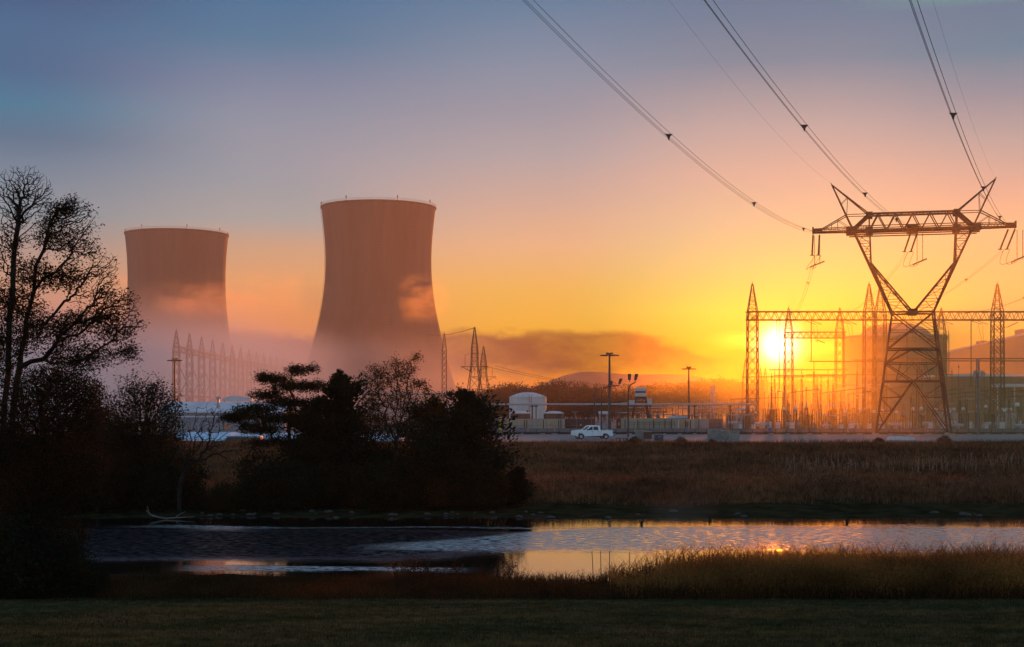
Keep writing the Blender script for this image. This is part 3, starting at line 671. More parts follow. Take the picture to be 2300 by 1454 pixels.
# ================================================================ LOW YARD EQUIPMENT
whitep = mat('white_enamel', (0.62, 0.62, 0.62), .4, 0, .1, 3); greyp = mat('grey_cabinet_paint', (0.33, 0.34, 0.34), .5, 0, .12, 2)
def support(kind):
    if kind == 0:
        t_ = thing('post_insulator', 'tall brown post insulator on a steel stand in the switchyard', 'insulator', (0, 0, 0), 0, 'post insulators on stands')
        m = MB(); lat(m, corners(0, 0, .35, .35), corners(0, 4.6, .25, .25), 5, .12, .06); m.build('stand', pyst, t_)
        m = MB(); ins(m, (0, 0, 4.6), (0, 0, 8.3), .2, .2); m.build('insulator', porc, t_); m = MB(); m.box((0, 0, 8.4), (.5, .5, .2)); m.build('cap', alu, t_)
    elif kind == 1:
        t_ = thing('disconnect_switch', 'row of three brown insulators with a switch blade on a beam stand', 'switch', (0, 0, 0), 0, 'disconnect switches')
        m = MB()
        for x_ in (-2.6, 2.6): lat(m, corners(x_, 0, .3, .3), corners(x_, 3.6, .3, .3), 4, .12, .06)
        m.build('stand', pyst, t_); m = MB(); m.box((0, 0, 3.75), (6.4, .5, .3)); m.build('base_beam', greyp, t_)
        for x_ in (-2.6, 0, 2.6): m = MB(); ins(m, (x_, 0, 3.9), (x_ + (.25 if x_ else 0), 0, 6.3), .19, .2); m.build('insulator', porc, t_)
        m = MB(); m.bar((-2.6, 0, 6.4), (1.9, 0, 6.9), .12); m.bar((2.6, 0, 6.3), (3.4, 0, 6.5), .12); m.build('blade', alu, t_)
    elif kind == 2:
        t_ = thing('circuit_breaker', 'grey white tank breaker with two splayed bushings', 'breaker', (0, 0, 0), 0, 'tank circuit breakers')
        m = MB()
        for x_ in (-1.1, 1.1): m.box((x_, 0, .55), (.25, 1.3, 1.1))
        m.build('frame', pyst, t_); m = MB(); m.lathe((-1.8, 0, 1.75), [(.01, 0), (.5, .05), (.62, .25), (.62, 3.35), (.5, 3.55), (.01, 3.6)], 14, axis='x'); m.build('tank', greyp, t_, True)
        for s in (-1, 1): m = MB(); m.bar((s * 1.1, 0, 2.3), (s * 1.2, 0, 2.7), .45, n=8); ins(m, (s * 1.2, 0, 2.7), (s * 2.2, 0, 5.3), .2, .2); m.build('bushing', porc, t_)
        m = MB(); m.box((0, -.9, .9), (1.0, .6, 1.3)); m.build('control_box', greyp, t_)
    elif kind == 3:
        t_ = thing('instrument_transformer', 'slim post with a pale round head in the switchyard', 'instrument transformer', (0, 0, 0), 0, 'instrument transformers')
        m = MB(); m.bar((0, 0, 0), (0, 0, 2.6), .3, n=6); m.build('stand', pyst, t_); m = MB(); ins(m, (0, 0, 2.6), (0, 0, 4.7), .22, .18); m.build('insulator', porc, t_)
        m = MB(); m.lathe((0, 0, 4.7), [(.25, 0), (.42, .1), (.42, .5), (.25, .75), (.01, .8)], 12); m.build('head', whitep, t_, True)
    elif kind == 4:
        t_ = thing('control_cabinet', 'small grey control cabinet on legs in the switchyard', 'cabinet', (0, 0, 0), 0, 'small grey cabinets')
        m = MB(); m.box((0, 0, 1.15), (1.1, .6, 1.4)); m.build('case', greyp, t_); m = MB()
        for x_ in (-.45, .45): m.bar((x_, 0, 0), (x_, 0, .5), .1)
        m.build('leg', pyst, t_); m = MB(); m.box((0, -.33, 1.15), (.9, .03, 1.2)); m.build('door', whitep, t_)
    else:
        t_ = thing('power_transformer', 'bulky grey transformer with radiator banks and three bushings', 'transformer', (0, 0, 0), 0, 'oil filled transformers')
        m = MB(); m.box((0, 0, 2.2), (5.2, 3, 3.6)); m.box((0, 0, 4.1), (4.6, 2.4, .25)); m.build('tank', greyp, t_)
        for s in (-1, 1):
            m = MB()
            for i in range(9): m.box((s * 3.3, -1.5 + i * .38, 2.1), (1.1, .08, 2.8))
            m.box((s * 3.3, 0, 3.6), (.3, 3.2, .2)); m.build('radiator', greyp, t_)
        for x_ in (-1.5, 0, 1.5): m = MB(); ins(m, (x_, 0, 4.2), (x_ * 1.25, 0, 6.4), .2, .2); m.build('bushing', porc, t_)
        m = MB(); m.lathe((-1.6, .9, 5.1), [(.01, 0), (.45, .03), (.45, 3.2), (.01, 3.23)], 12, axis='x'); m.build('conservator', whitep, t_, True)
        m = MB(); m.box((0, 0, .2), (6, 4, .4)); m.build('plinth', conc, t_)
    return t_
protos = [support(k) for k in range(6)]
def lmk(px):
    L = ((1650, 'left of the first front gantry mast'), (1711, 'just right of the first front gantry mast'), (1781, 'below the back gantry mast beside the sun'), (1855, 'left of the reactor building mast'), (1924, 'below the left part of the reactor building'), (2010, 'between the pylon left legs'), (2080, 'between the pylon right legs'), (2150, 'just right of the pylon'), (2225, 'at the right gantry mast foot'), (2290, 'at the right edge'))
    return min(L, key=lambda q: abs(q[0] - px))[1]
def near_(px, L): return min(L, key=lambda q: abs(q[0] - px))[1]
YLM = ((1570, 'beyond the grey containers'), (1640, 'left of the first front gantry mast'), (1695, 'by the first front gantry mast'), (1735, 'directly below the sun'), (1771, 'by the back gantry mast beside the sun'), (1822, 'under the long dropper right of the sun'), (1860, 'midway between sun and reactor building'), (1895, 'before the reactor building left wall'), (1950, 'at the foot of the gantry mast left of the pylon'), (2000, 'just inside the pylon left legs'), (2050, 'in the middle of the pylon base'), (2100, 'just inside the pylon right legs'), (2150, 'just right of the pylon'), (2200, 'by the pale double floodlight pole'), (2245, 'at the right gantry mast foot'), (2290, 'at the right edge'))
used = [False] * 6; RY = random.Random(11)
def place(k, px_, D_, sc=1.0, lab=None, rz=0.0):
    loc = (X(px_, D_), D_, 0)
    lab = lab or ('tall post insulator', 'three insulator switch', '', 'pale headed post', 'small grey cabinet', '')[k] + ', ' + near_(px_, YLM) + (', nearer row' if D_ < 318 else ', farther row')
    if not used[k]:
        used[k] = True; o = protos[k]; KIDS[o.name] = [(ch, list(ch.children)) for ch in C.objects if ch.parent == o]
        o.location = loc; o.rotation_euler = (0, 0, rz); o.scale = (sc,) * 3
        if lab: o['label'] = lab
        return o
    return dup(protos[k], loc, rz, lab, sc)
for px_ in (1734, 1742, 1758, 1768, 1786, 1811, 1827, 1842, 1863, 1870, 1889, 1905, 1917, 1926, 1939, 1950): place(0, px_, RY.uniform(292, 345), RY.uniform(.92, 1.08), rz=RY.uniform(-.1, .1))
for i in range(30): place(0, 1690 + i * 21 + RY.uniform(-7, 7), RY.uniform(285, 380), RY.uniform(.78, 1.05), rz=RY.uniform(-.1, .1))
for i in range(16): place(0, 1560 + i * 9 + RY.uniform(-3, 3), RY.uniform(330, 400), RY.uniform(.6, .9), rz=RY.uniform(-.1, .1))
for i in range(15): place(1, 1660 + i * 44 + RY.uniform(-10, 10), RY.uniform(300, 390), RY.uniform(.85, 1.1), rz=RY.choice((0, 0, .5, -.4)))
for i in range(6): place(1, 1420 + i * 40 + RY.uniform(-10, 10), RY.uniform(350, 400), RY.uniform(.8, 1.0), rz=RY.choice((0, .3)))
for px_, D_ in ((1711, 300), (1781, 300), (1855, 300), (1924, 310), (2010, 305), (2080, 312), (2150, 300), (2225, 306), (2290, 300), (1650, 320)): nb_ = place(2, px_, D_, RY.uniform(.62, .85), 'tank circuit breaker, grey, ' + lmk(px_), RY.uniform(-.3, .3))
for i in range(22): place(3, 1668 + i * 29 + RY.uniform(-9, 9), RY.uniform(288, 345), RY.uniform(.75, 1.1))
for i in range(20): place(4, 1655 + i * 33 + RY.uniform(-9, 9), RY.uniform(284, 330), RY.uniform(.8, 1.2))
for k, (px_, D_, lab) in enumerate(((1938, 350, 'grey transformer with radiators behind the posts left of the pylon'), (2135, 345, 'grey transformer with radiators right of the pylon, in the yard'), (2262, 350, 'grey transformer with radiators near the right edge'), (1665, 350, 'grey transformer with radiators below the small distant mast'))): place(5, px_, D_, .9, lab)
# thin lightning rods
def rod(px_, y, D_, lab): tag(MB().bar((0, 0, 0), (0, 0, Z(y, D_) - 1), .18, .09, n=6).lathe((0, 0, Z(y, D_) - 1.2), [(.12, 0), (.2, .2), (.05, .5), (.01, 1.2)], 6).build('lightning_rod', pyst, None, loc=(X(px_, D_), D_, 0)), lab, 'lightning rod', 'slim lightning rods')
for px_, y, D_, lab in ((1733, 836, 320, 'slim rod just below the sun'), (1761, 836, 400, 'slim rod right of the sun mast'), (1803, 836, 330, 'slim rod crossing the low busbar mid way'), (1871, 834, 330, 'slim rod left of the reactor wall mast'), (2138, 826, 330, 'slim pale rod right of the pylon, over the low hall'), (2153, 815, 340, 'slim rod between the pylon and the floodlight pole'), (2211, 830, 350, 'slim rod right of the floodlight pole'), (2065, 815, 340, 'slim rod inside the pylon legs')): rod(px_, y, D_, lab)
# ================================================================ BIG BUILDINGS
shell_c = mat('pale_containment_concrete', (0.19, 0.155, 0.125), .9, scale=.15, var=.15, stretch=(1, 1, .3))
clad = mat('ribbed_wall_cladding', (0.23, 0.185, 0.165), .6, scale=.1, var=.1, stretch=(1, 1, .1))
whiteroof = mat('pale_membrane_roof', (0.62, 0.62, 0.66), .7, scale=.2, var=.12)
D_ = 520; cx = X(2011, D_); t_ = thing('reactor_building', 'round concrete reactor building with a shallow dome, right behind the big pylon', 'reactor building', (cx, D_, 0))
rr_ = (X(2122, D_) - X(1900, D_)) / 2; zt = Z(756, D_); m = MB(); m.lathe((0, 0, 0), [(rr_, 0), (rr_, zt - 1.2), (rr_ + .35, zt - 1.1), (rr_ + .35, zt), (rr_ - 1.2, zt), (rr_ - 1.2, zt - .6), (.01, zt - .6)], 96); m.build('cylinder_wall', shell_c, t_, True)
m = MB(); rd = (2088 - 1930) / 2 * D_ / F; za = Z(725, D_); m.lathe((0, 0, 0), [(rd * math.cos(a), zt - .6 + (za - zt + .6) * math.sin(a)) for a in np.linspace(0, math.pi / 2 - .01, 14)], 72); m.build('dome', shell_c, t_, True)
m = MB()
for z_ in np.arange(2, zt + 1, 1.2):
    a = R(-8); c0 = Vector((math.cos(a) * (rr_ + .7), math.sin(a) * (rr_ + .7), z_)); m.bar(c0, c0 + Vector((0, -.8, 0)), .12)
    m.bar(c0, c0 + Vector((0, 0, 1.2)), .14); m.bar(c0 + Vector((0, -.8, 0)), c0 + Vector((0, -.8, 1.2)), .14); m.bar(c0 - Vector((.6, 0, 0)), c0, .1)
m.build('ladder', steel, t_)
m = MB(); m.bar((rr_ * -.2, -rr_ * .97, zt), (rr_ * -.2, -rr_ * .97, zt + 1.6), .12); m.bar((rr_ * .6, -rr_ * .78, zt), (rr_ * .6, -rr_ * .78, zt + 1.3), .12); m.build('roof_mast', steel, t_)
# turbine hall: long wall running from far left to near right
p0 = Vector((X(2122, 620), 620, 0)); p1 = Vector((X(2330, 430), 430, 0)); zz = Z(792, 620)
t_ = thing('turbine_hall', 'huge pale hall with its roofline rising to the right edge, behind the switchyard', 'industrial hall', (p0.x, p0.y, 0))
d = p1 - p0; nrm = Vector((-d.y, d.x, 0)).normalized(); nrm = nrm if nrm.x > 0 else -nrm
m = MB(); q = [Vector((0, 0, 0)), d, d + nrm * 60, nrm * 60]
zl = (zz, Z(744, 430), Z(744, 430), zz); m.quad(*[(a.x, a.y, 0) for a in q]); m.quad(*[(a.x, a.y, z_) for a, z_ in zip(q, zl)])
for i in range(4): a, b_ = q[i], q[(i + 1) % 4]; m.quad((a.x, a.y, 0), (b_.x, b_.y, 0), (b_.x, b_.y, zl[(i + 1) % 4]), (a.x, a.y, zl[i]))
m.build('wall', clad, t_); m = MB()
for i in range(2): a, b_ = q[i], q[i + 1]; m.bar((a.x, a.y, zl[i]), (b_.x, b_.y, zl[i + 1]), .7)
m.build('parapet', whiteroof, t_); m = MB(); e = d * .80 + nrm * 6; m.box((e.x, e.y, zl[1] * .97 + 1.2), (9, 7, 4.4)); m.build('roof_unit', clad, t_)
m = MB(); e = d * .42 + nrm * 2; m.box((e.x, e.y, zz + .4), (6, 3, 1.4), math.atan2(d.y, d.x)); m.build('roof_step', clad, t_)
# lower hall in front
D_ = 425; x0, x1 = X(2118, D_), X(2420, D_); t_ = thing('low_hall', 'long low flat roofed hall with a white fascia under the turbine hall', 'industrial hall', (x0, D_, 0))
zf = Z(844, D_); L = x1 - x0; m = MB(); m.box((L / 2, 12, zf / 2 - .1), (L, 24, zf - .2)); m.build('wall', mat('dark_ribbed_wall', (.19, .10, .08), .8, scale=.4, var=.25, stretch=(3, 3, .2)), t_)
m = MB(); m.box((L / 2, 12, zf + .1), (L + 1, 25.4, .7)); m.build('fascia', whiteroof, t_)
m = MB(); z2 = Z(866, D_ - 4); m.box((L / 2 + 8, -2.4, z2), (L - 12, 4.4, .9)); m.build('canopy', whiteroof, t_)
for i in range(7): m = MB(); m.bar((15 + i * 5, -3.8, 0), (15 + i * 5, -3.8, z2), .3); m.build('canopy_post', whiteroof, t_)
for i in range(11): m = MB(); m.box((13 + i * 2.6, -.12, zf * .63), (1.1, .2, 2.0)); m.build('window', dark, t_)
D_ = 395; t_ = thing('pipe_bridge', 'long pale horizontal pipe bridge just left of the reactor building foot', 'pipe bridge', (X(1893, D_), D_, 0)); L = X(2000, D_) - X(1893, D_)
m = MB(); m.bar((0, 0, Z(864, D_)), (L, 0, Z(864, D_)), .35, n=8); m.build('pipe', alu, t_)
for i in range(4): m = MB(); m.bar((i * L / 3, 0, 0), (i * L / 3, 0, Z(864, D_)), .22); m.build('post', steel, t_)
# ================================================================ TANKS, CONTAINERS, PIPES
tankw = mat('off_white_tank_paint', (0.58, 0.56, 0.55), .5, scale=.5, var=.1, stretch=(1, 1, .2)); brown = mat('rust_brown_paint', (0.11, 0.055, 0.04), .7, scale=.6, var=.25, stretch=(1, 1, .2))
D_ = 380; cx = X(1185.5, D_); t_ = thing('storage_tank', 'big off white storage tank with a domed top, taller than the two brown ones', 'tank', (cx, D_, 0)); r_ = 41.5 * D_ / F; zs_, za = Z(893, D_), Z(882, D_)
m = MB(); m.lathe((0, 0, 0), [(r_, 0), (r_, zs_ * .33), (r_ + .03, zs_ * .33), (r_ + .03, zs_ * .34), (r_, zs_ * .34), (r_, zs_ * .66), (r_ + .03, zs_ * .66), (r_ + .03, zs_ * .67), (r_, zs_ * .67), (r_, zs_), (r_ + .08, zs_), (r_ + .08, zs_ + .12)], 64); m.build('cylinder_wall', tankw, t_)
m = MB(); m.lathe((0, 0, 0), [(r_ * math.sin(a) / math.sin(.62), zs_ + .1 + (za - zs_) * (math.cos(a) - math.cos(.62)) / (1 - math.cos(.62))) for a in np.linspace(.62, .001, 10)], 64); m.build('dome', tankw, t_, True)
m = MB()
for i in range(24): a = 2 * math.pi * i / 24; m.bar((r_ * math.cos(a), r_ * math.sin(a), zs_ + .1), (r_ * math.cos(a), r_ * math.sin(a), zs_ + .9), .05)
m.bar((.3, -r_ - .3, 0), (.3, -r_ - .3, zs_ + .6), .12); m.bar((.9, -r_ - .3, 0), (.9, -r_ - .3, zs_ + .6), .12); m.build('ladder', steel, t_)
for k, (pxa, pxb) in enumerate(((1146, 1191), (1221, 1266))):
    D_ = 345; r_ = (pxb - pxa) / 2 * D_ / F; t_ = thing('small_tank', ('left', 'right')[k] + ' small brown tank with a white dome, behind the beige containers', 'tank', (X((pxa + pxb) / 2, D_), D_, 0), 0, 'two small brown tanks'); zs_ = Z(929, D_)
    m = MB(); m.lathe((0, 0, 0), [(r_, 0), (r_, zs_)], 40); m.build('cylinder_wall', brown, t_)
    m = MB(); m.lathe((0, 0, 0), [(r_ + .1, zs_ - .02), (r_ + .1, zs_ + .1), (r_ * .75, zs_ + .42), (r_ * .4, zs_ + .56), (.01, zs_ + .62)], 40); m.build('dome', tankw, t_, True)
    m = MB(); m.box((r_ * (.7 if k == 0 else -.7), -r_ * .3, zs_ + .5), (.5, .4, .5)); m.bar((r_ * .6, -r_ - .1, 0), (r_ * .6, -r_ - .1, zs_), .1); m.build('hatch', dark, t_)
beige = mat('beige_container_paint', (0.42, 0.365, 0.27), .6, scale=.5, var=.12, stretch=(1, 1, .3)); dred = mat('oxide_container_paint', (0.075, 0.03, 0.028), .7, scale=.5, var=.2, stretch=(1, 1, .3))
bluegrey = mat('blue_grey_paint', (0.12, 0.15, 0.20), .6); yel = mat('safety_yellow', (0.55, 0.38, 0.03), .5); orange = mat('orange_placard', (0.75, 0.22, 0.03), .5); blue = mat('blue_sign_paint', (0.05, 0.14, 0.5), .5)
def container(pxa, pxb, D_, mt, lab, h=2.6, extras=(), pan=(), grp='shipping containers behind the trucks'):
    x0, x1 = X(pxa, D_), X(pxb, D_); L = x1 - x0; t_ = thing('container', lab, 'container', (x0, D_, 0), 0, grp)
    m = MB(); m.box((L / 2, 1.22, h / 2 + .12), (L - .2, 2.3, h - .3)); n = int(L / .3)
    for i in range(n): m.box((.15 + (L - .3) * (i + .5) / n, .05, h / 2 + .12), (.14, .08, h - .4))
    m.build('body', mt, t_); m = MB()
    for x_ in (.08, L - .08):
        for y_ in (.06, 2.38): m.box((x_, y_, h / 2 + .1), (.17, .15, h))
    for z_ in (.18, h + .05):
        for y_ in (.04, 2.40): m.box((L / 2, y_, z_), (L - .32, .11, .17))
    m.build('corner_frame', mt, t_)
    for f, w_, z_, s_, mm, nm in extras: m = MB(); m.box((L * f, -.045, z_), (w_, .06, s_)); m.build(nm, mm, t_)
    for f in pan: m = MB(); m.box((L * f, -.04, h / 2 + .12), (.16, .05, h - .5)); m.build('lock_rod', dark, t_)
    return t_
container(1131, 1196, 300, beige, 'beige container left of the gap below the white tank', 2.5, (), (.2, .72, .8))
container(1196, 1268, 300, beige, 'beige container with a small orange placard, beside the oxide one', 2.5, ((.58, .45, 1.45, .6, orange, 'placard'), (.06, .9, 1.2, 1.7, greyp, 'vent_panel')), (.34, .82, .88))
container(1270, 1336, 302, dred, 'dark oxide red container behind the pickup cab', 2.5, ((.52, .2, 1.3, .35, whitep, 'notice'),), (.02,))
container(1086, 1131, 292, bluegrey, 'blue grey container with a yellow end frame, at the cedar edge', 2.7, ((.86, .7, 1.35, 2.4, yel, 'yellow_end_door'),), ())
container(1386, 1396, 306, dred, 'narrow oxide red locker with an orange placard', 2.6, ((.4, .4, 1.5, .6, orange, 'placard'),), ())
container(1396, 1526, 303, beige, 'very long beige container with pipework on its front', 2.6, ((.12, .9, 1.3, 1.0, greyp, 'vent_panel'), (.985, .25, 1.3, 2.2, whitep, 'end_door')), (.06, .28, .55, .75, .86))
container(1527, 1560, 303, beige, 'short beige container with two orange placards', 2.4, ((.16, .55, 1.55, .62, orange, 'placard'), (.52, .45, 1.4, .6, orange, 'placard'), (.5, .28, 1.4, 1.0, dark, 'notice')), (.38, .72))
container(1560, 1592, 306, greyp, 'plain mid grey container right of the placards', 2.5, (), (.3,))
container(1592, 1622, 308, mat('dim_brown_grey_paint', (.14, .12, .115), .7), 'dim brown grey container at the end of the row', 2.4, (), ())
D_ = 302; t_ = thing('handrail_frame', 'thin handrail and pipework frame in front of the long beige container', 'frame', (X(1412, D_), D_ - .7, 0))
m = MB(); L = X(1515, D_) - X(1412, D_)
for z_ in (1.9, 1.5, .5): m.bar((0, 0, z_), (L, 0, z_), .07)
for i in range(10): m.bar((i * L / 9, 0, 0), (i * L / 9, 0, 2.1 - .3 * (i % 2)), .07)
m.build('rails', dark, t_)
# long horizontal pipe on trestles
D_ = 312; t_ = thing('pipe_rack', 'long level pipe on thin trestles crossing in front of the white tank', 'pipe', (X(1060, D_), D_, 0)); zp = Z(908.5, D_); L = X(1700, D_) - X(1060, D_)
m = MB(); m.bar((0, 0, zp), (L, 0, zp), .42, n=10); m.build('pipe', alu, t_)
for px_ in (1105, 1196, 1204, 1330, 1460, 1560, 1640): x_ = X(px_, D_) - X(1060, D_); m = MB(); m.bar((x_, 0, 0), (x_, 0, zp), .2); m.bar((x_ - .5, 0, zp - .4), (x_ + .5, 0, zp - .4), .2); m.build('trestle', dark, t_)
D_ = 330; t_ = thing('pipe_rack', 'upper left pipe passing between the cedars below the brown tower', 'pipe', (X(800, D_), D_, 0)); zp = Z(885, D_); L = X(1035, D_) - X(800, D_)
m = MB(); m.bar((0, 0, zp), (L, 0, zp), .42, n=10); m.build('pipe', alu, t_)
for px_ in (815, 900, 997, 1030): x_ = X(px_, D_) - X(800, D_); m = MB(); m.bar((x_, 0, 0), (x_, 0, zp), .24); m.build('trestle', dark, t_)
D_ = 340; t_ = thing('pipe_loop', 'pale pipe loop turning down above the short beige container', 'pipe', (X(1519, D_), D_, 0)); a = X(1519, D_)
m = MB(); pts = [(0, 0, Z(936, D_)), (0, 0, Z(921, D_)), (.35, 0, Z(918, D_)), (X(1700, D_) - a, 0, Z(917, D_))]; m.tube(pts, .13, 8); m.build('lower_pipe', alu, t_)
m = MB(); m.tube([(X(1410, D_) - a, 1, Z(916, D_)), (X(1512, D_) - a, 1, Z(916, D_))], .11, 8); m.build('upper_pipe', alu, t_)
for px_, y_, yt_ in ((1690, 0, 917), (1600, 0, 917), (1519, 0, 936), (1411, 1, 916), (1511, 1, 916)): m = MB(); m.bar((X(px_, D_) - a, y_, 0), (X(px_, D_) - a, y_, Z(yt_, D_)), .16); m.build('stand', steel, t_)
for px_, i in ((1596.5, 'left'), (1601, 'middle'), (1605, 'right')): tag(MB().bar((0, 0, 0), (0, 0, Z(866, 350)), .3, n=8).build('vertical_pipe', alu, None, loc=(X(px_, 350), 350, 0)), i + ' one of three tall pale pipes before the treeline', 'pipe', 'three tall pale pipes')
tag(MB().lathe((0, 0, 0), [(.01, 0), (.5, .04), (.5, 4.6), (.01, 4.64)], 14, axis='x').build('horizontal_tank', alu, None, True, (X(1500, 325), 325, Z(939, 325))), 'pale horizontal tank lying above the long beige container', 'tank')
MB_ = MB(); MB_.box((0, 0, .0), (3.8, 1.2, .3)); o = MB_.build('tank_saddle', greyp, None, loc=(X(1522, 325), 325, Z(944.5, 325))); tag(o, 'grey saddle frame under the pale horizontal tank', 'frame')
for i in range(2): MB().bar((-1.5 + i * 3, 0, -Z(944.5, 325)), (-1.5 + i * 3, 0, 0), .16).build('leg', steel, o)
# hopper on splayed legs
D_ = 335; t_ = thing('hopper_tower', 'white and brown striped box on four splayed dark legs', 'tower', (X(1438.5, D_), D_, 0)); k_ = D_ / F; w_ = 23 * k_
m = MB(); m.box((0, 0, (Z(871, D_) + Z(891, D_)) / 2), (w_, w_, 20 * k_)); m.build('box', tankw, t_)
m = MB(); m.box((0, 0, Z(881, D_)), (w_ + .06, w_ + .06, .45)); m.build('stripe', brown, t_)
m = MB(); m.box((0, 0, Z(893.5, D_)), (w_ + .2, w_ + .2, .5)); m.build('deck', dark, t_)
A = corners(0, 0, 21.5 * k_, 2.4); B = corners(0, Z(894, D_), 11 * k_, 1.1)
for k in range(4): m = MB(); m.bar(A[k], B[k], .3); m.build('leg', mat('tarred_steel', (.04, .035, .03), .8), t_)
m = MB(); lat(m, [a.lerp(b_, .45) for a, b_ in zip(A, B)], B, 2, .08, .1); m.build('bracing', dark, t_)
m = MB(); m.box((-9.5 * k_ - 1, 0, Z(903, D_)), (1.3, 1.2, .9)); m.box((19 * k_, 0, Z(901, D_)), (1.2, 1.2, 1.2)); m.bar((-9.5 * k_ - 1, 0, Z(906, D_)), (-7 * k_, 0, Z(910, D_)), .15); m.bar((19 * k_, 0, Z(907, D_)), (13 * k_, 0, Z(910, D_)), .15); m.bar((-2.6,0,Z(903,D_)),(0,0,Z(900,D_)),.12); m.bar((2.2,0,Z(901,D_)),(0,0,Z(898,D_)),.12); m.build('side_box', tankw, t_)
# small portal with white tank between containers
D_ = 318; t_ = thing('expansion_tank', 'white cylinder lying on a tall grey frame behind the pickup cab', 'tank', (X(1355, D_), D_, 0)); k_ = D_ / F
m = MB(); m.lathe((-11 * k_, 0, Z(928, D_)), [(.01, 0), (.38, .04), (.38, 22 * k_), (.01, 22 * k_ + .04)], 14, axis='x'); m.build('tank', whitep, t_, True)
m = MB()
for s in (-1, 1): m.bar((s * 8 * k_, 0, 0), (s * 8 * k_, 0, Z(930, D_)), .28); m.bar((s * 8 * k_, .8, 0), (s * 8 * k_, .8, Z(930, D_)), .2)
m.bar((-8 * k_, 0, Z(950, D_)), (8 * k_, 0, Z(936, D_)), .12); m.bar((8 * k_, 0, Z(950, D_)), (-8 * k_, 0, Z(936, D_)), .12); m.build('frame', greyp, t_)
for px_, ya, lab in ((1292, 911, 'slim dark cabinet on a post above the oxide container'), (1463, 920, 'dark equipment post right of the striped box tower'), (1477, 912, 'group of dark bushings above the long beige container'), (1490, 912, 'second group of dark bushings above the long beige container'), (1389, 912, 'triple bushing stand above the orange placard'), (1578, 912, 'bushing row above the plain grey container'), (1592, 912, 'bushing row above the brown grey container')):
    D_ = 345; t_ = thing('bushing_stand', lab, 'insulator', (X(px_, D_), D_, 0), 0, 'bushing stands above the containers')
    z_ = Z(ya, D_); m = MB(); m.bar((0, 0, 0), (0, 0, z_ - 1.6), .3); m.box((0, 0, z_ - 1.5), (1.5, .5, .25)); m.build('stand', steel, t_)
    if px_ == 1292: m = MB(); m.box((0, 0, z_ - .8), (.7, .5, 1.4)); m.build('case', dark, t_)
    else:
        for x_ in (-.6, 0, .6): m = MB(); ins(m, (x_, 0, z_ - 1.4), (x_, 0, z_), .14, .2); m.build('bushing', porc, t_)
# ================================================================ SECURITY BARRIER AND FENCE
barc = mat('barrier_panel_concrete', (0.15, 0.145, 0.14), .9, scale=.8, var=.25)
proto = None; bx = X(1128, 272); i = 0
while bx < X(2330, 272):
    L = 4.75
    if proto is None:
        proto = thing('barrier_panel', 'low dark grey concrete barrier panel between the road and the yard', 'barrier', (bx, 272, 0), 0, 'row of barrier panels')
        m = MB(); m.box((L / 2, 0, .42), (L, .3, .84)); m.box((L / 2, 0, .9), (L, .36, .12)); m.build('panel', barc, proto)
        for x_ in (.5, L - .5): m = MB(); m.box((x_, 0, .1), (.4, .8, .2)); m.build('foot', conc, proto)
    else: dup(proto, (bx, 272, 0))
    bx += 5.1; i += 1
t_ = thing('cable_rail', 'long double guard rail with short dark posts along the back of the road', 'guard rail', (X(1128, 262), 262.2, 0)); L = X(2330, 262) - X(1128, 262)
m = MB()
for z_ in (.95, .62): m.bar((0, 0, z_), (L, 0, z_), .13)
m.build('rail', steel, t_); m = MB(); m.box((L / 2, .3, .2), (L, .35, .4)); m.build('plinth', mat('tarred_timber', (.035, .032, .03), .9), t_)
n = 48
for k in range(n): m = MB(); m.bar((k * L / (n - 1), .1, 0), (k * L / (n - 1), .1, 1.05), .16); m.build('post', dark, t_)
for k in range(30):
    x_ = X(1130 + k * 40 + RY.uniform(-9, 9), 261); o = MB().box((0, 0, .12), (RY.uniform(.4, 1.1), .3, .16)).build('marker_block', conc, None, loc=(x_, 261.4, 0)); tag(o, 'small pale block lying at the foot of the guard rail', 'block', 'white blocks along the guard rail')
for px_, lab in ((1172.5, 'small blue sign on the guard rail left of the pickups'), (1545, 'small blue sign on the guard rail below the placards'), (1731, 'small blue sign on the guard rail below the sun'), (1918, 'small blue sign on the guard rail left of the pylon foot'), (2291, 'small blue sign on the guard rail at the right edge')):
    t_ = thing('road_sign', lab, 'sign', (X(px_, 261), 261.6, 0), 0, 'blue signs on the guard rail'); m = MB(); m.bar((0, .06, 0), (0, .06, 1.0), .06); m.build('post', steel, t_); m = MB(); m.box((0, 0, .95), (.34, .03, .5)); m.build('panel', blue, t_)
fm_ = mat('fence_mesh_wire', (.22, .2, .19), .6, .5)
for (pxa, pxb, D_, top_, lab) in ((1590, 2330, 281, 2.6, 'long tall chain link fence in front of the switchyard'), (1128, 1400, 287, 2.7, 'fainter chain link fence in front of the beige containers')):
    t_ = thing('security_fence', lab, 'fence', (X(pxa, D_), D_, 0)); L = X(pxb, D_) - X(pxa, D_); m = MB(); n = int(L / .42)
    for k in range(n): m.bar((k * L / n, 0, .05), (k * L / n, 0, top_), .028, n=3)
    for z_ in (.1, top_ / 2, top_): m.bar((0, 0, z_), (L, 0, z_), .06)
    m.build('mesh_panel', fm_, t_)
    for k in range(int(L / 3) + 1): m = MB(); m.bar((k * 3, .05, 0), (k * 3, .05, top_ + .25), .09); m.bar((k * 3, .05, top_ + .2), (k * 3 - .05, -.3, top_ + .5), .06); m.build('fence_post', steel, t_)
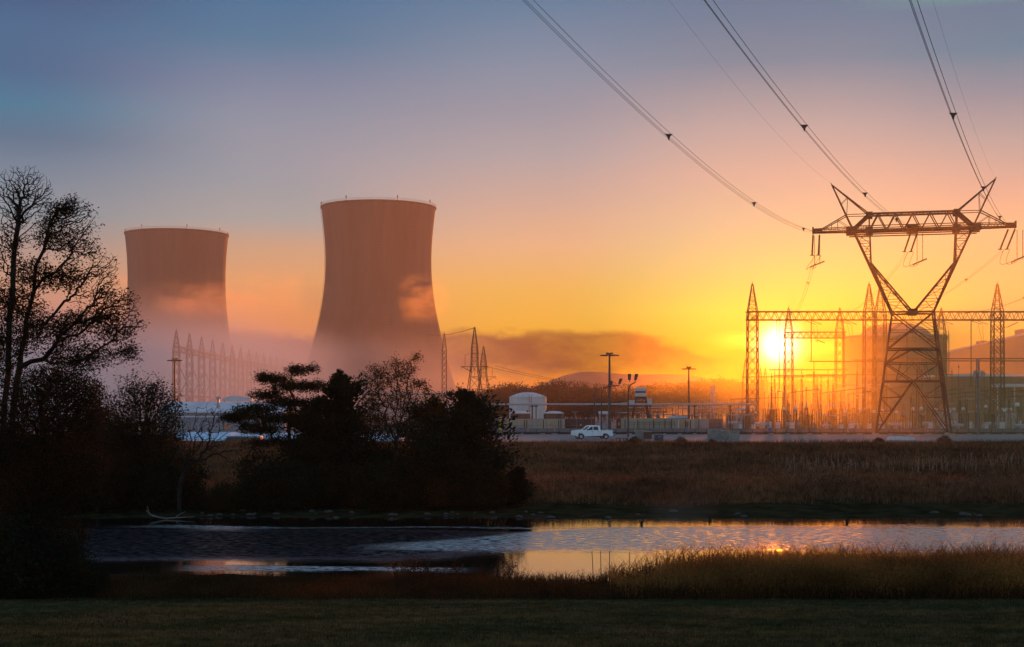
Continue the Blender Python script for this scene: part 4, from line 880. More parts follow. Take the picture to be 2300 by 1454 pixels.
# ================================================================ CONCRETE BLOCKS, SMALL THINGS ON THE LOT
def cbox(pxa, pxb, ya, yb, D_, dep, lab, mt=conc, rz=0.0, lid=True):
    x0, x1 = X(pxa, D_), X(pxb, D_); z0 = 0.0; h = Z(ya, D_); L = x1 - x0; t_ = thing('concrete_block', lab, 'concrete block', ((x0 + x1) / 2, D_, 0), rz, 'concrete blocks on the gravel lot')
    m = MB(); m.box((0, dep / 2, h / 2 - .04), (L, dep, h - .08)); m.build('body', mt, t_)
    if lid: m = MB(); m.box((0, dep / 2, h), (L + .1, dep + .1, .08)); m.build('lid', conc, t_)
cbox(1589, 1618, 965, 985, 216, 3.6, 'left concrete box of the right hand group, in weeds', rz=-.25); cbox(1619, 1637, 968, 986, 213, 2.6, 'middle concrete box of the right hand group', rz=-.2); cbox(1638, 1661, 971, 989, 210, 2.2, 'right concrete box of the right hand group', rz=-.15)
cbox(1426, 1448, 968, 984, 222, 2.6, 'tall concrete box right of the double floodlight pole', rz=-.1); cbox(1449, 1464, 970, 985, 220, 2.4, 'brownish box beside the tall concrete box', brown); cbox(1472, 1490, 976, 990, 208, 1.8, 'small dark box with a pale lid at the grass edge', mat('dark_green_grey', (.06, .07, .07), .7))
tag(MB().box((0, 0, 0), (.5, .02, .22)).build('blue_label', blue, None, loc=(X(1482, 208), 207.95, Z(981, 208))), 'tiny blue plate on the small dark box', 'plate')
t_ = thing('work_table', 'low timber trestle at the grass edge below the right pickup', 'trestle', (X(1396, 200), 200, 0)); m = MB(); m.box((0, 0, .52), (1.7, .5, .09)); m.build('top', brown, t_)
for x_ in (-.75, -.25, .25, .75): m = MB(); m.bar((x_, 0, 0), (x_, 0, .5), .09); m.build('leg', brown, t_)
t_ = thing('cover_sheet', 'pale plastic covered bundle lying between the pylon feet', 'bundle', (X(2023, 212), 212, 0)); m = MB()
pts = [(-1.95, 0), (-1.9, .45), (-1.2, .55), (-.7, .47), (-.55, .5), (.1, .56), (.6, .46), (1.3, .52), (1.9, .42), (2.0, 0)]; m.prism(pts, -.7, .7); m.build('sheet', whitep, t_)
for px_, D_, w_, lab in ((1100, 199, 1.2, 0),): pass
# ================================================================ LAMP POLES
blk = mat('dark_pole_paint', (0.05, 0.048, 0.05), .5, .3, .1); lens_ = mat('lamp_glass', (.3, .3, .3), .2)
def highmast(px_, ytop, D_, lab, w=1.0):
    t_ = thing('high_mast_lamp', lab, 'lamp', (X(px_, D_), D_, 0), 0, 'high mast lamps'); h = Z(ytop, D_)
    m = MB(); m.tube([(0, 0, 0), (0, 0, h * .5), (0, 0, h)], [.30 * w, .22 * w, .14 * w], 10); m.build('pole', blk, t_)
    m = MB(); m.bar((-1.35 * w, 0, h - .35), (1.35 * w, 0, h - .35), .13); m.bar((0, -1.2 * w, h - .35), (0, 1.2 * w, h - .35), .13); m.lathe((0, 0, h - .2), [(.5 * w, 0), (.55 * w, .1), (.5 * w, .2)], 12); m.build('head_frame', blk, t_)
    for a in range(6):
        a_ = a * math.pi / 3 + .1; c_ = (1.2 * w * math.cos(a_), 1.2 * w * math.sin(a_)); m = MB(); m.box((c_[0], c_[1], h - .42), (.75 * w, .45 * w, .22), a_); m.bar((0, 0, h - .3), (c_[0], c_[1], h - .38), .07); m.build('lamp_head', blk, t_)
    m = MB()
    for s in (-1, 1): m.box((s * .35 * w, 0, h + .05), (.5 * w, .4, .2))
    m.build('top_light', blk, t_)
highmast(1369, 794, 290, 'tallest high mast lamp, standing over the pickups', 1.25); highmast(1547, 825, 320, 'high mast lamp above the two orange placards', 1.0); highmast(393, 806, 310, 'hazy high mast lamp beside the dark rounded tree on the left', 1.05)
def armlamp(pxb, pxt, ytop, yarm, D_, lab, lamps):
    t_ = thing('floodlight_pole', lab, 'lamp', (X(pxb, D_), D_, 0), 0, 'floodlight poles'); k = D_ / F; za = Z(yarm, D_); dx_ = (pxt - pxb) * k; s = 1 if dx_ > 0 else -1
    pts = [(0, 0, 0), (0, 0, za - 1.6), (s * .12, 0, za - .9), (s * .45, 0, za - .35), (s * 1.1, 0, za - .05), (dx_, 0, za + .12)]; m = MB(); m.tube(pts, [.13, .11, .1, .1, .09, .08], 8); m.build('pole', blk, t_)
    for (lx, ly0, ly1, tilt) in lamps:
        x_ = (lx - pxb) * k; z0, z1 = Z(ly1, D_), Z(ly0, D_); m = MB(); m.bar((x_ - tilt * .2, 0, za + .05), (x_, 0, z0), .09); m.prism([(x_ - .22, z0), (x_ + .22, z0), (x_ + .3 + tilt, z1), (x_ - .26 + tilt, z1)], -.14, .14); m.build('lamp_head', blk, t_)
armlamp(1335, 1372, 858, 871, 255, 'left curved arm pole with an upright floodlight, in front of the high mast', ((1372.5, 856, 865, .0),)); armlamp(1351, 1391, 852, 868, 250, 'second curved arm pole reaching right to a tilted floodlight', ((1391, 851, 863, .28),))
armlamp(1411, 1427, 840, 859, 235, 'pole with two upright floodlights, right of the high mast lamp', ((1413.5, 840, 854, 0), (1427, 840, 854, .2)))
t_ = thing('floodlight_pole', 'pale double floodlight pole standing right of the pylon', 'lamp', (X(2197, 250), 250, 0), 0, 'floodlight poles'); k = 250 / F; m = MB(); h = Z(806, 250)
m.tube([(0, 0, 0), (0, 0, Z(850, 250))], .2, 8); m.bar((-.25, 0, Z(850, 250)), (-.25, 0, h), .17); m.bar((.12, 0, Z(850, 250)), (.12, 0, h), .17); m.build('pole', steel, t_)
for s in (-1, 1): m = MB(); x_ = s * 8.5 * k; m.path([(0, 0, Z(853, 250)), (x_ * .8, 0, Z(852, 250)), (x_, 0, Z(848, 250))], .1); m.box((x_, 0, Z(840, 250)), (.45, .3, 1.1)); m.build('lamp_head', greyp, t_)
# ================================================================ SMALLER LATTICE PYLONS ON THE LEFT OF THE LOT
def lpylon(px_, ytop, D_, lab, s=1.0):
    t_ = thing('double_pylon', lab, 'pylon', (X(px_, D_), D_, 0), R(12), 'slim pylons right of the brown tower'); k = D_ / F; z = lambda y: Z(y, D_)
    h = z(ytop); W = (48 * k) / 2 * s; m = MB(); a = corners(0, 0, W, W); b_ = corners(0, h * .62, W * .30, W * .30); c_ = corners(0, h * .80, W * .26, W * .26); d_ = corners(0, h, .1, .1)
    for kk in range(4): m.bar(a[kk], b_[kk], .2); m.bar(b_[kk], c_[kk], .18)
    m.build('legs', pyst, t_); m = MB(); lat(m, a, b_, 5, .05, .09); lat(m, b_, c_, 5, .05, .08); lat(m, c_, d_, 6, .14, .07); m.build('bracing', pyst, t_)
    m = MB(); za = h * .60; L = 31 * k * s
    for y_ in (-.5, .5): m.bar((-L, 0, za), (L, 0, za), .14); m.bar((-L, 0, za), (-W * .3, y_, za - h * .05), .12); m.bar((L, 0, za), (W * .3, y_, za - h * .05), .12)
    zigzag(m, Vector((-L, 0, za)), Vector((0, 0, za - h * .04)), Vector((-L, 0, za)), Vector((0, 0, za)), 4, .06)
    for s_ in (-1, 1): m.bar((s_ * L * .7, 0, za), (s_ * L * .7, 0, za + h * .12), .1); m.bar((s_ * L * .7, 0, za + h * .12), (0, 0, za + h * .14), .06); ins(m, (s_ * L, 0, za), (s_ * L, 0, za - .9), .1, .2)
    m.build('cross_arm', pyst, t_)
    return t_
lpylon(1066, 735, 400, 'tall slim lattice pylon just right of the brown cooling tower'); lpylon(1086, 778, 500, 'fainter slim pylon half behind the first slim pylon', .92)
t_ = mast_proto(25, 1.6, 5.2, 'hazy narrow lattice mast over the right foot of the brown tower', (X(998, 480), 480, 0), .2, .1, 12); t_['group'] = 'hazy masts by the towers'
root = thing('slack_span', 'faint wires sagging right from the slim pylon over the treeline', 'power line', P(1100, 822, 400)); span(P(1100, 822, 400), P(1400, 866, 560), 1.5, root, 3.0, .04); 
root = thing('slack_span', 'faint wire from the slim pylon tip leftwards past the brown tower', 'power line', P(1064, 737, 400)); span(P(1064, 737, 400), P(960, 752, 620), 1.0, root, .2, .035)
# ================================================================ FOGGY SWITCHYARD ROW ON THE LEFT
rowm = None
for i in range(15):
    f = i / 14; D_ = 500 + 330 * f; x_ = -118 - 10 * f
    if rowm is None:
        rowm = mast_proto(26, 2.3, 6.5, 'nearest and leftmost foggy gantry mast, beside the hazy high mast lamp', (x_, D_, 0), .22, .13, 8); rowm['group'] = 'row of foggy gantry masts'
    else: dup(rowm, (x_, D_, 0), 0, ('second', 'third', 'fourth', 'fifth', 'sixth', 'seventh', 'eighth', 'ninth', 'tenth', 'eleventh', 'twelfth', 'thirteenth', 'fourteenth', 'last')[i - 1] + ' foggy gantry mast of the row receding from the hazy high mast lamp')
for (za_, lab) in ((26, 'upper foggy gantry beam receding rightwards across the mauve tower'), (9.5, 'lower foggy cross beam tying the row of gantry masts')):
    t_ = thing('gantry_beam', lab, 'gantry beam', (-118, 500, za_), 0, 'beams of the foggy row'); e = Vector((-10, 330, 0)); m = MB(); hh = .9 if za_ > 20 else .25
    for y_ in (-.9, .9):
        for z_ in (-hh, hh): m.bar(Vector((y_, 0, z_)), e + Vector((y_, 0, z_)), .24)
    if za_ > 20:
        for y_ in (-.9, .9): zigzag(m, Vector((y_, 0, -hh)), e + Vector((y_, 0, -hh)), Vector((y_, 0, hh)), e + Vector((y_, 0, hh)), 60, .1)
    m.build('chords', pyst, t_)
for i in range(14):
    f = (i + .5) / 14; D_ = 500 + 330 * f; x_ = -118 - 10 * f; t_ = thing('braced_bent', 'cross braced frame under the foggy gantry row', 'frame', (x_, D_, 0), 0, 'braced frames of the foggy row')
    m = MB(); dy = 11.2
    for a, b_ in (((0, -dy, 0), (0, dy, 9.5)), ((0, dy, 0), (0, -dy, 9.5)), ((1.2, -dy, 9.5), (1.2, dy, 20)), ((1.2, dy, 9.5), (1.2, -dy, 20))): m.bar(a, b_, .22)
    m.build('brace', pyst, t_)
    for k in range(3): m = MB(); m.bar((3 + k, -6 + k * 5, 0), (3 + k, -6 + k * 5, 7.5), .5); m.build('warm_lit_post', alu, t_)
# second row further away
for i in range(9):
    f = i / 8; dup(rowm, (X(524 + 116 * f, 700 + 150 * f), 700 + 150 * f, 0), 0, 'very faint mast of the farther row, between the two cooling towers', 1.06, 'farther row of faint masts')
# ================================================================ LEFT SIDE: WHITE ROOFED BUILDING, SHEETED STACK
D_ = 300; x0, x1 = X(360, D_), X(640, D_); L = x1 - x0; t_ = thing('store_building', 'long low building with a lavender white roof behind the left trees', 'building', (x0, D_, 0))
zr, ze = Z(903, D_ + 8), Z(924, D_); m = MB(); m.prism([(0, 0), (L, 0), (L, ze), (0, ze)], 0, 16); m.build('wall', mat('blue_grey_wall', (.30, .31, .36), .7), t_)
m = MB(); m.quad((-.4, -.5, ze), (L + .4, -.5, ze), (L + .4, 8, zr), (-.4, 8, zr)); m.quad((-.4, 8, zr), (L + .4, 8, zr), (L + .4, 16.5, ze), (-.4, 16.5, ze)); m.quad((-.4, -.5, ze - .35), (L + .4, -.5, ze - .35), (L + .4, -.5, ze - .002), (-.4, -.5, ze - .002)); m.build('roof', whiteroof, t_)
for i in range(5): m = MB(); m.box((4 + i * 5, -.03, 1.5), (1.6, .1, 2.6)); m.build('door', greyp, t_)
m = MB(); m.box((L * .45, 2, zr * .93), (.5, .5, 2.0)); m.lathe((L * .45, 2, zr * .93 + 1), [(.5, 0), (.5, .3), (.1, .6), (.01, .6)], 10); m.build('roof_vent', greyp, t_)
D_ = 285; t_ = thing('pale_shed', 'lower pale shed in front of the store, with a small orange board', 'shed', (X(400, D_), D_, 0)); L = X(585, D_) - X(400, D_)
m = MB(); m.box((L / 2, 3, 1.5), (L, 5.6, 3.0)); m.build('wall', mat('grey_blue_shed', (.24, .25, .3), .7), t_); m = MB(); m.box((L / 2, 3, 3.1), (L + .5, 6.2, .22)); m.build('roof', whiteroof, t_); m = MB(); m.box((L * .60, .12, 1.2), (.9, .1, 1.2)); m.build('orange_board', orange, t_)
m = MB()
for i in range(12): m.bar((i * L / 11, -2, 0), (i * L / 11, -2, 1.7), .1)
m.bar((0, -2, 1.7), (L, -2, 1.7), .08); m.bar((0, -2, .8), (L, -2, .8), .08); m.build('rail', greyp, t_)
D_ = 345; t_ = thing('trailer_stack', 'pale stacked bundles on the roof line behind the foggy posts', 'bundle', (X(500, D_), D_, 0)); L = X(565, D_) - X(500, D_); zr = Z(889, D_)
m = MB(); m.prism([(0, zr - 1.3), (L, zr - 1.3), (L, zr - .6), (L * .7, zr - .3), (L * .45, zr), (L * .2, zr - .2), (0, zr - .7)], 0, 4); m.build('sheet', whiteroof, t_); m = MB()
for a in (.05, .5, .95): m.bar((L * a, 1, 0), (L * a, 1, zr - 1.3), .3)
m.build('stand', greyp, t_)
tarp = mat('blue_white_sheeting', (0.50, 0.66, 0.80), .45, scale=1.2, var=.18, bump=.9, bdist=.12, stretch=(1, 1, 2))
def sheeted(pxa, pxb, yt, D_, dep, lab, seed):
    x0, x1 = X(pxa, D_), X(pxb, D_); L = x1 - x0; h = Z(yt, D_); n, mm_ = 48, 14; rr = np.random.default_rng(seed); V = []; z0 = float(ground(x0, D_))
    for j in range(mm_ + 1):
        for i in range(n + 1):
            u, v = i / n, j / mm_; e = min(1, min(u, 1 - u) * 9) ** .6 * min(1, min(v, 1 - v) * 5 + .0) ** .55
            V.append((u * L, v * dep, (h + .10 * fbm(u * L, v * dep, 1.9, seed)) * e - .3 * (1 - e)))
    Fq = [(j * (n + 1) + i, j * (n + 1) + i + 1, (j + 1) * (n + 1) + i + 1, (j + 1) * (n + 1) + i) for j in range(mm_) for i in range(n)]
    o = raw('sheeted_stack', V, Fq, tarp, smooth=True, k=4); o.location = (x0, D_, 0); tag(o, lab, 'sheeted stack', 'blue white sheeted stacks')
sheeted(376, 520, 974, 205, 14, 'long stack under blue white sheeting, behind the bare shrub', 3); sheeted(505, 668, 976, 203, 12, 'stack under blue white sheeting behind the layered tree', 5)
sheeted(800, 905, 978, 204, 9, 'stack under pale sheeting seen through the sparse tree', 8)
t_ = thing('covered_trailer', 'dark teal flat topped trailer in front of the sheeted stack', 'trailer', (X(508, 196), 194, 0)); L = X(590, 196) - X(508, 196)
m = MB(); m.prism([(0, 0.05), (L, .05), (L, .72), (.5, .78)], 0, 2.4); m.build('body', mat('dark_teal_paint', (.02, .055, .07), .5), t_); m = MB(); m.box((L / 2 + .2, 1.2, .86), (L - .4, 2.5, .1)); m.build('lid', mat('teal_sheet', (.08, .22, .28), .4), t_)
# ================================================================ PICKUP TRUCKS
white = mat('white_car_paint', (0.84, 0.86, 0.88), .25, 0, .02, 2); glass = mat('tinted_glass', (.03, .035, .04), .08, 0, .05); tyre = mat('tyre_rubber', (.02, .02, .02), .85); chrome = mat('wheel_alloy', (.45, .45, .46), .3, .8, .05); red = mat('red_lens', (.5, .02, .02), .3)
amber_gl = mat('clear_glass_seen_through', (.5, .45, .4), .05)
def truck(loc, rz, lab):
    """front faces local -x; side towards the camera at local y = -1"""
    t_ = thing('pickup_truck', lab, 'pickup truck', loc, rz, 'two white pickup trucks')
    o = [(-2.92, .58), (-2.96, .98), (-2.86, 1.12), (-1.50, 1.26), (-1.42, 1.27), (1.02, 1.27), (1.06, 1.22), (2.86, 1.25), (2.93, 1.20), (2.93, .62)]
    def arch(cx, r): return [(cx + r * math.cos(a), .50 + r * math.sin(a)) for a in np.linspace(math.pi * .02, math.pi * .98, 9)]
    low = [(2.93, .55), (2.55, .50)] + arch(1.86, .52) + [(-1.42, .44)] + arch(-1.93, .52) + [(-2.60, .46), (-2.92, .58)]
    b = MB(); ol = o[:-1] + low; n = len(ol)
    for y_, k in ((-.98, 1), (-.93, 1), (.93, 1), (.98, 1)): pass
    b.prism(ol, -.98, .98); body = b.build('body', white, t_); bv = body.modifiers.new('bevel', 'BEVEL'); bv.width = .05; bv.segments = 2; bv.limit_method = 'ANGLE'
    c = MB(); prof = [(-1.46, 1.24), (-.62, 1.86), (-.40, 1.92), (.74, 1.93), (.90, 1.90), (1.00, 1.26)]; i0 = len(c.v)
    for y_, s in ((-.90, 1), (-.74, 2)): pass
    P_ = []
    for (x_, z_) in prof: hw = .95 - (z_ - 1.24) * .26; P_.append(((x_, -hw, z_), (x_, hw, z_)))
    for (a, b_), (c_, d_) in zip(P_, P_[1:]): c.quad(a, b_, d_, c_)
    c.quad(*[p[0] for p in P_][::-1]); c.quad(*[p[1] for p in P_]); c.build('cab', white, t_)
    def side(pts, s): return [(x_, s * (.956 - (z_ - 1.24) * .26 + .006), z_) for x_, z_ in pts]
    for s in (-1, 1):
        for pts, nm in (([(-1.05, 1.30), (-.46, 1.76), (-.18, 1.80), (-.18, 1.30)], 'front_side_window'), ([(-.08, 1.30), (-.08, 1.80), (.60, 1.80), (.72, 1.30)], 'rear_side_window')):
            m = MB(); m.quad(*side(pts, s)); m.build(nm, glass, t_)
    m = MB(); m.quad((-1.40, -.86, 1.30), (-1.40, .86, 1.30), (-.66, .74, 1.845), (-.66, -.74, 1.845)); w = m.build('windscreen', glass, t_); w.location.x = -.012; w.location.z = .012
    m = MB(); m.quad((.925, -.72, 1.80), (.925, .72, 1.80), (.995, .84, 1.34), (.995, -.84, 1.34)); w = m.build('rear_window', glass, t_); w.location.x = .012
    m = MB(); m.box((1.98, 0, 1.262), (1.7, 1.66, .02)); m.build('bed_shade', dark, t_)  # dark sheet painted in for the shade inside the open bed
    for cx_ in (-1.93, 1.86):
        for s in (-1, 1):
            m = MB(); m.lathe((cx_, s * .98 - (.26 if s > 0 else 0), .40), [(.24, 0), (.37, .0), (.405, .04), (.405, .22), (.37, .26), (.24, .26)], 22, axis='y'); wh = m.build('wheel', tyre, t_)
            m = MB(); m.lathe((cx_, s * .98 + (-.24 if s > 0 else -.0), .40), [(.01, .03), (.07, .02), (.10, .06), (.20, .05), (.24, .0), (.245, .24)], 18, axis='y'); m.build('rim', chrome, wh)
    for s in (-1, 1):
        m = MB(); m.box((-2.86, s * .74, .98), (.14, .38, .22)); m.build('headlight', chrome, t_)
        m = MB(); m.box((2.90, s * .90, 1.02), (.10, .17, .42)); m.build('tail_light', red, t_)
        m = MB(); m.box((-.98, s * 1.08, 1.38), (.14, .2, .22)); m.build('mirror', dark, t_)
        for x_ in (-.24, .62): m = MB(); m.box((x_, s * .99, 1.12), (.2, .03, .05)); m.build('door_handle', dark, t_)
        for x_ in (-.13, .78, 1.07): m = MB(); m.box((x_, s * .981, .88), (.02, .012, .66)); m.build('door_seam', dark, t_)
    m = MB(); m.box((-2.95, 0, .90), (.08, 1.1, .34)); m.build('grille', dark, t_)
    m = MB(); m.box((-2.97, 0, .58), (.22, 1.9, .24)); m.build('front_bumper', chrome, t_); m = MB(); m.box((3.02, 0, .62), (.2, 1.8, .22)); m.build('rear_bumper', dark, t_)
    m = MB(); m.box((0, 0, .42), (4.6, 1.5, .2)); m.build('chassis', dark, t_)
    t_.scale = (1.0, 1.0, 1.08)
    return t_
truck((X(1334, 218), 218.2, .006), R(-3), 'nearer white pickup truck with four doors, facing left on the road')
truck((X(1333, 224) - .6, 223.2, .006), R(-3), 'farther white pickup truck, mostly hidden behind the nearer one')
# ================================================================ FAR HILL AND TREELINE
hx = np.linspace(-900, 1100, 120); hy_ = np.array([1500, 1540, 1600, 1680, 1760]); prof_ = np.array([0, .6, 1, .6, 0]); V = []
ht = .78 * (32 + 9 * fbm(hx, hx * 0, .006, 2) + 6 * fbm(hx, hx * 0, .02, 5) + 30 * np.exp(-((hx - 180) / 90) ** 2) + 26 * np.exp(-((hx - 75) / 50) ** 2))
for j in range(5):
    for i in range(120): V.append((hx[i], hy_[j], max(.2, ht[i] * prof_[j])))
Fq = [(j * 120 + i, j * 120 + i + 1, (j + 1) * 120 + i + 1, (j + 1) * 120 + i) for j in range(4) for i in range(119)]
struct(raw('hills', V, Fq, mat('wooded_hill', (0.04, 0.045, 0.03), .9, scale=.05, var=.4), smooth=True, k=4))
def clumps(pts, nrm, size, n, rg, flat=.0, aspect=1.0):
    """n small quads scattered round each of pts"""
    k = len(pts); idx = np.repeat(np.arange(k), n); m = len(idx)
    c = pts[idx] + rg.normal(0, 1, (m, 3)) * nrm
    a = rg.normal(0, 1, (m, 3)); b = rg.normal(0, 1, (m, 3)); a[:, 2] *= (1 - flat); b[:, 2] *= (1 - flat)
    a /= np.linalg.norm(a, axis=1)[:, None] + 1e-9; b -= a * (a * b).sum(1)[:, None]; b /= np.linalg.norm(b, axis=1)[:, None] + 1e-9
    s = size * rg.uniform(.6, 1.3, (m, 1)); a *= s * .5; b *= s * .5 * aspect
    V = np.stack([c - a, c + b * .8, c + a, c - b * .8], 1).reshape(-1, 3)
    return V, np.arange(m * 4).reshape(-1, 4)
pineM = leafmat('far_pine_needles', (0.016, 0.018, 0.010), (0.035, 0.03, 0.016), .2, .2); barkM = mat('bark', (0.026, 0.021, 0.017), .9, scale=3, var=.3, spec=.05)
def fartree(kind, seed, lab, grp):
    rg = np.random.default_rng(seed); t_ = thing('pine_tree' if kind else 'broadleaf_tree', lab, 'tree', (0, 0, 0), 0, grp); pts = []
    if kind:                                            # tall pine: bare trunk, ragged high crown
        for i in range(16):
            h = rg.uniform(9, 17.5); r = (1 - abs(h - 13) / 6.5) * 3.6 + .6; a = rg.uniform(0, 6.28); c = np.array([math.cos(a) * r * rg.uniform(.2, 1), math.sin(a) * r * rg.uniform(.2, 1), h]); pts += list(c + rg.normal(0, 1, (14, 3)) * np.array([1.1, 1.1, .5]))
        m = MB(); m.tube([(0, 0, 0), (.3, 0, 8), (.1, 0, 16)], [.3, .22, .08], 5)
        for i in range(7): h = rg.uniform(9, 15); a = rg.uniform(0, 6.28); m.tube([(.2, 0, h), (math.cos(a) * 3, math.sin(a) * 3, h + 1.2)], [.1, .04], 4)
        sz, nn = .50, 10
    else:
        for i in range(22):
            h = rg.uniform(3, 12.5); r = math.sqrt(max(0, 1 - ((h - 7) / 6.5) ** 2)) * 5.6; a = rg.uniform(0, 6.28); q = rg.uniform(.3, 1) ** .5; c = np.array([math.cos(a) * r * q, math.sin(a) * r * q, h]); pts += list(c + rg.normal(0, 1, (16, 3)) * 1.15)
        m = MB(); m.tube([(0, 0, 0), (0, 0, 6), (0, 0, 10)], [.4, .3, .1], 5); sz, nn = .52, 10
    m.build('trunk', barkM, t_); V, Fq = clumps(np.array(pts), .5, sz, nn, rg); raw('crown', V, Fq, pineM, t_, k=4)
    return t_
g1_ = 'hazy pines of the far treeline'; g2_ = 'hazy broadleaf trees of the far treeline'
FT = [fartree(1, 3, 'hazy pine with a ragged high crown in the far treeline', g1_), fartree(1, 9, 'hazy pine with a ragged high crown in the far treeline', g1_), fartree(0, 5, 'hazy rounded broadleaf tree in the far treeline', g2_), fartree(0, 8, 'hazy rounded broadleaf tree in the far treeline', g2_)]
tops = [(1090, 868), (1110, 872), (1128, 868), (1145, 862), (1160, 868), (1180, 874), (1200, 872), (1215, 868), (1235, 859), (1250, 858), (1268, 866), (1285, 868), (1300, 866), (1318, 862), (1335, 866), (1355, 868), (1375, 866), (1395, 864), (1420, 868), (1445, 864), (1455, 862), (1470, 857), (1486, 860), (1500, 858), (1520, 856), (1535, 852), (1552, 850), (1566, 852), (1580, 855), (1596, 850), (1610, 849), (1625, 853), (1640, 852), (1652, 854), (1665, 852), (1690, 854), (1715, 850), (1740, 853), (1765, 856), (1790, 852), (1815, 850), (1840, 848), (1865, 850), (1890, 848)]
TLM = ((1095, 'behind the two slim pylons'), (1120, 'right of the slim pylons'), (1150, 'left of the white tank'), (1185, 'over the white tank'), (1222, 'right of the white tank'), (1255, 'at its tallest left hump'), (1290, 'above the oxide container'), (1325, 'left of the curved arm poles'), (1360, 'behind the tallest high mast lamp'), (1400, 'by the double floodlight pole'), (1438, 'behind the striped box tower'), (1475, 'right of the striped box tower'), (1510, 'left of the second high mast lamp'), (1547, 'behind the second high mast lamp'), (1580, 'left of the three pale pipes'), (1605, 'behind the three pale pipes'), (1645, 'left of the small distant mast'), (1690, 'behind the first front gantry mast'), (1735, 'directly below the sun'), (1780, 'right of the sun'), (1830, 'by the long dropper'), (1880, 'left of the reactor building'))
RT = random.Random(5); firsts = [True] * 4
for i, (px_, yt) in enumerate(tops):
    for row in range(2):
        if row == 1 and px_ > 1440 and i % 2: continue
        D_ = 560 + 60 * row + RT.uniform(-20, 20); D_ = D_ + (90 if px_ > 1700 else 0); k = RT.choice((2, 3) if px_ < 1440 else ((0, 1) if row == 0 else (2, 3, 0)))
        tl = ('hazy pine' if k < 2 else 'hazy rounded tree') + ' of the far treeline, ' + near_(px_, TLM) + (', front row' if row == 0 else ', back row')
        hgt = Z(yt + RT.uniform(-2, 5) + row * 3, D_); s = hgt / (18.0 if k < 2 else 13.2) * (1.0 if row == 0 or px_ < 1440 else .72); loc = (X(px_ + row * 8 + RT.uniform(-4, 4), D_), D_, 0)
        if firsts[k]: firsts[k] = False; o = FT[k]; KIDS[o.name] = [(ch, []) for ch in C.objects if ch.parent == o]; o.location = loc; o.scale = (s,) * 3; o['label'] = tl
        else: dup(FT[k], loc, RT.uniform(0, 6.28), tl, s)
# ================================================================ TREES NEAR THE POND
def grow(base_pts, pts, bf=.35, tip=.010, wig=.10, seed=0, rexp=.47, rmax=.5):
    """connect scattered points to a growing skeleton; returns nodes, parents, radii"""
    rg = np.random.default_rng(seed); nodes = [np.array(p, float) for p in base_pts]; par = [-1] + list(range(len(base_pts) - 1))
    n0 = len(nodes); A = np.zeros((n0 + len(pts) * 2 + 5, 3)); A[:n0] = nodes; pl = np.zeros(len(A)); n = n0
    for i in range(1, n0): pl[i] = pl[i - 1] + np.linalg.norm(A[i] - A[i - 1])
    org = A[n0 - 1]; start = max(0, n0 - 1 - int(n0 * .6)); pl[:start + 1] += 50 * 0
    order = np.argsort(np.min(np.linalg.norm(pts[:, None, :] - A[None, :n0], axis=2), axis=1))
    par = par + [0] * (len(A) - n0)
    for k in order:
        p = pts[k]; d = np.linalg.norm(A[:n] - p, axis=1); c = d + bf * pl[:n]; c[:start] += 30
        j = int(np.argmin(c)); L = d[j]
        if L > .9:
            mid = (A[j] + p) / 2 + rg.normal(0, wig * L, 3) * .5 + np.array([0, 0, .05 * L]); A[n] = mid; par[n] = j; pl[n] = pl[j] + L / 2; n += 1; j = n - 1
        A[n] = p; par[n] = j; pl[n] = pl[j] + d[int(np.argmin(c))] if L <= .9 else pl[j] + L / 2; n += 1
    par = np.array(par[:n]); A = A[:n]; cnt = np.ones(n)
    for i in range(n - 1, 0, -1):
        if par[i] >= 0: cnt[par[i]] += cnt[i]
    # parents always precede children
    rad = np.minimum(tip * cnt ** rexp, rmax); kids = np.zeros(n); np.add.at(kids, par[1:], 1)
    return A, par, rad, kids
def skeleton(A, par, rad, m, parent, sides=5, name='trunk'):
    idx = np.arange(1, len(A)); idx = idx[par[idx] >= 0]; a = A[par[idx]]; b = A[idx]; ra = np.minimum(rad[par[idx]], rad[idx] * 1.25 + .003); rb = rad[idx]
    d = b - a; L = np.linalg.norm(d, axis=1); ok = L > 1e-4; a, b, ra, rb, d, L = a[ok], b[ok], ra[ok], rb[ok], d[ok], L[ok]; d /= L[:, None]
    ref = np.where(np.abs(d[:, 2:3]) < .9, np.array([[0, 0, 1.]]), np.array([[1., 0, 0]])); u = np.cross(d, ref); u /= np.linalg.norm(u, axis=1)[:, None]; v = np.cross(d, u)
    V = []; n = sides
    for (p, r, e) in ((a, ra, -.3), (b, rb, .3)):
        for k in range(n):
            t = 2 * math.pi * k / n; V.append(p + d * (r * e)[:, None] + (u * math.cos(t) + v * math.sin(t)) * r[:, None])
    V = np.stack(V, 1); m_ = len(a); Fq = []
    base = np.arange(m_)[:, None] * 2 * n
    for k in range(n): Fq.append(base + np.array([[k, (k + 1) % n, n + (k + 1) % n, n + k]]))
    return raw(name, V.reshape(-1, 3), np.concatenate(Fq), m, parent, smooth=True, k=4)
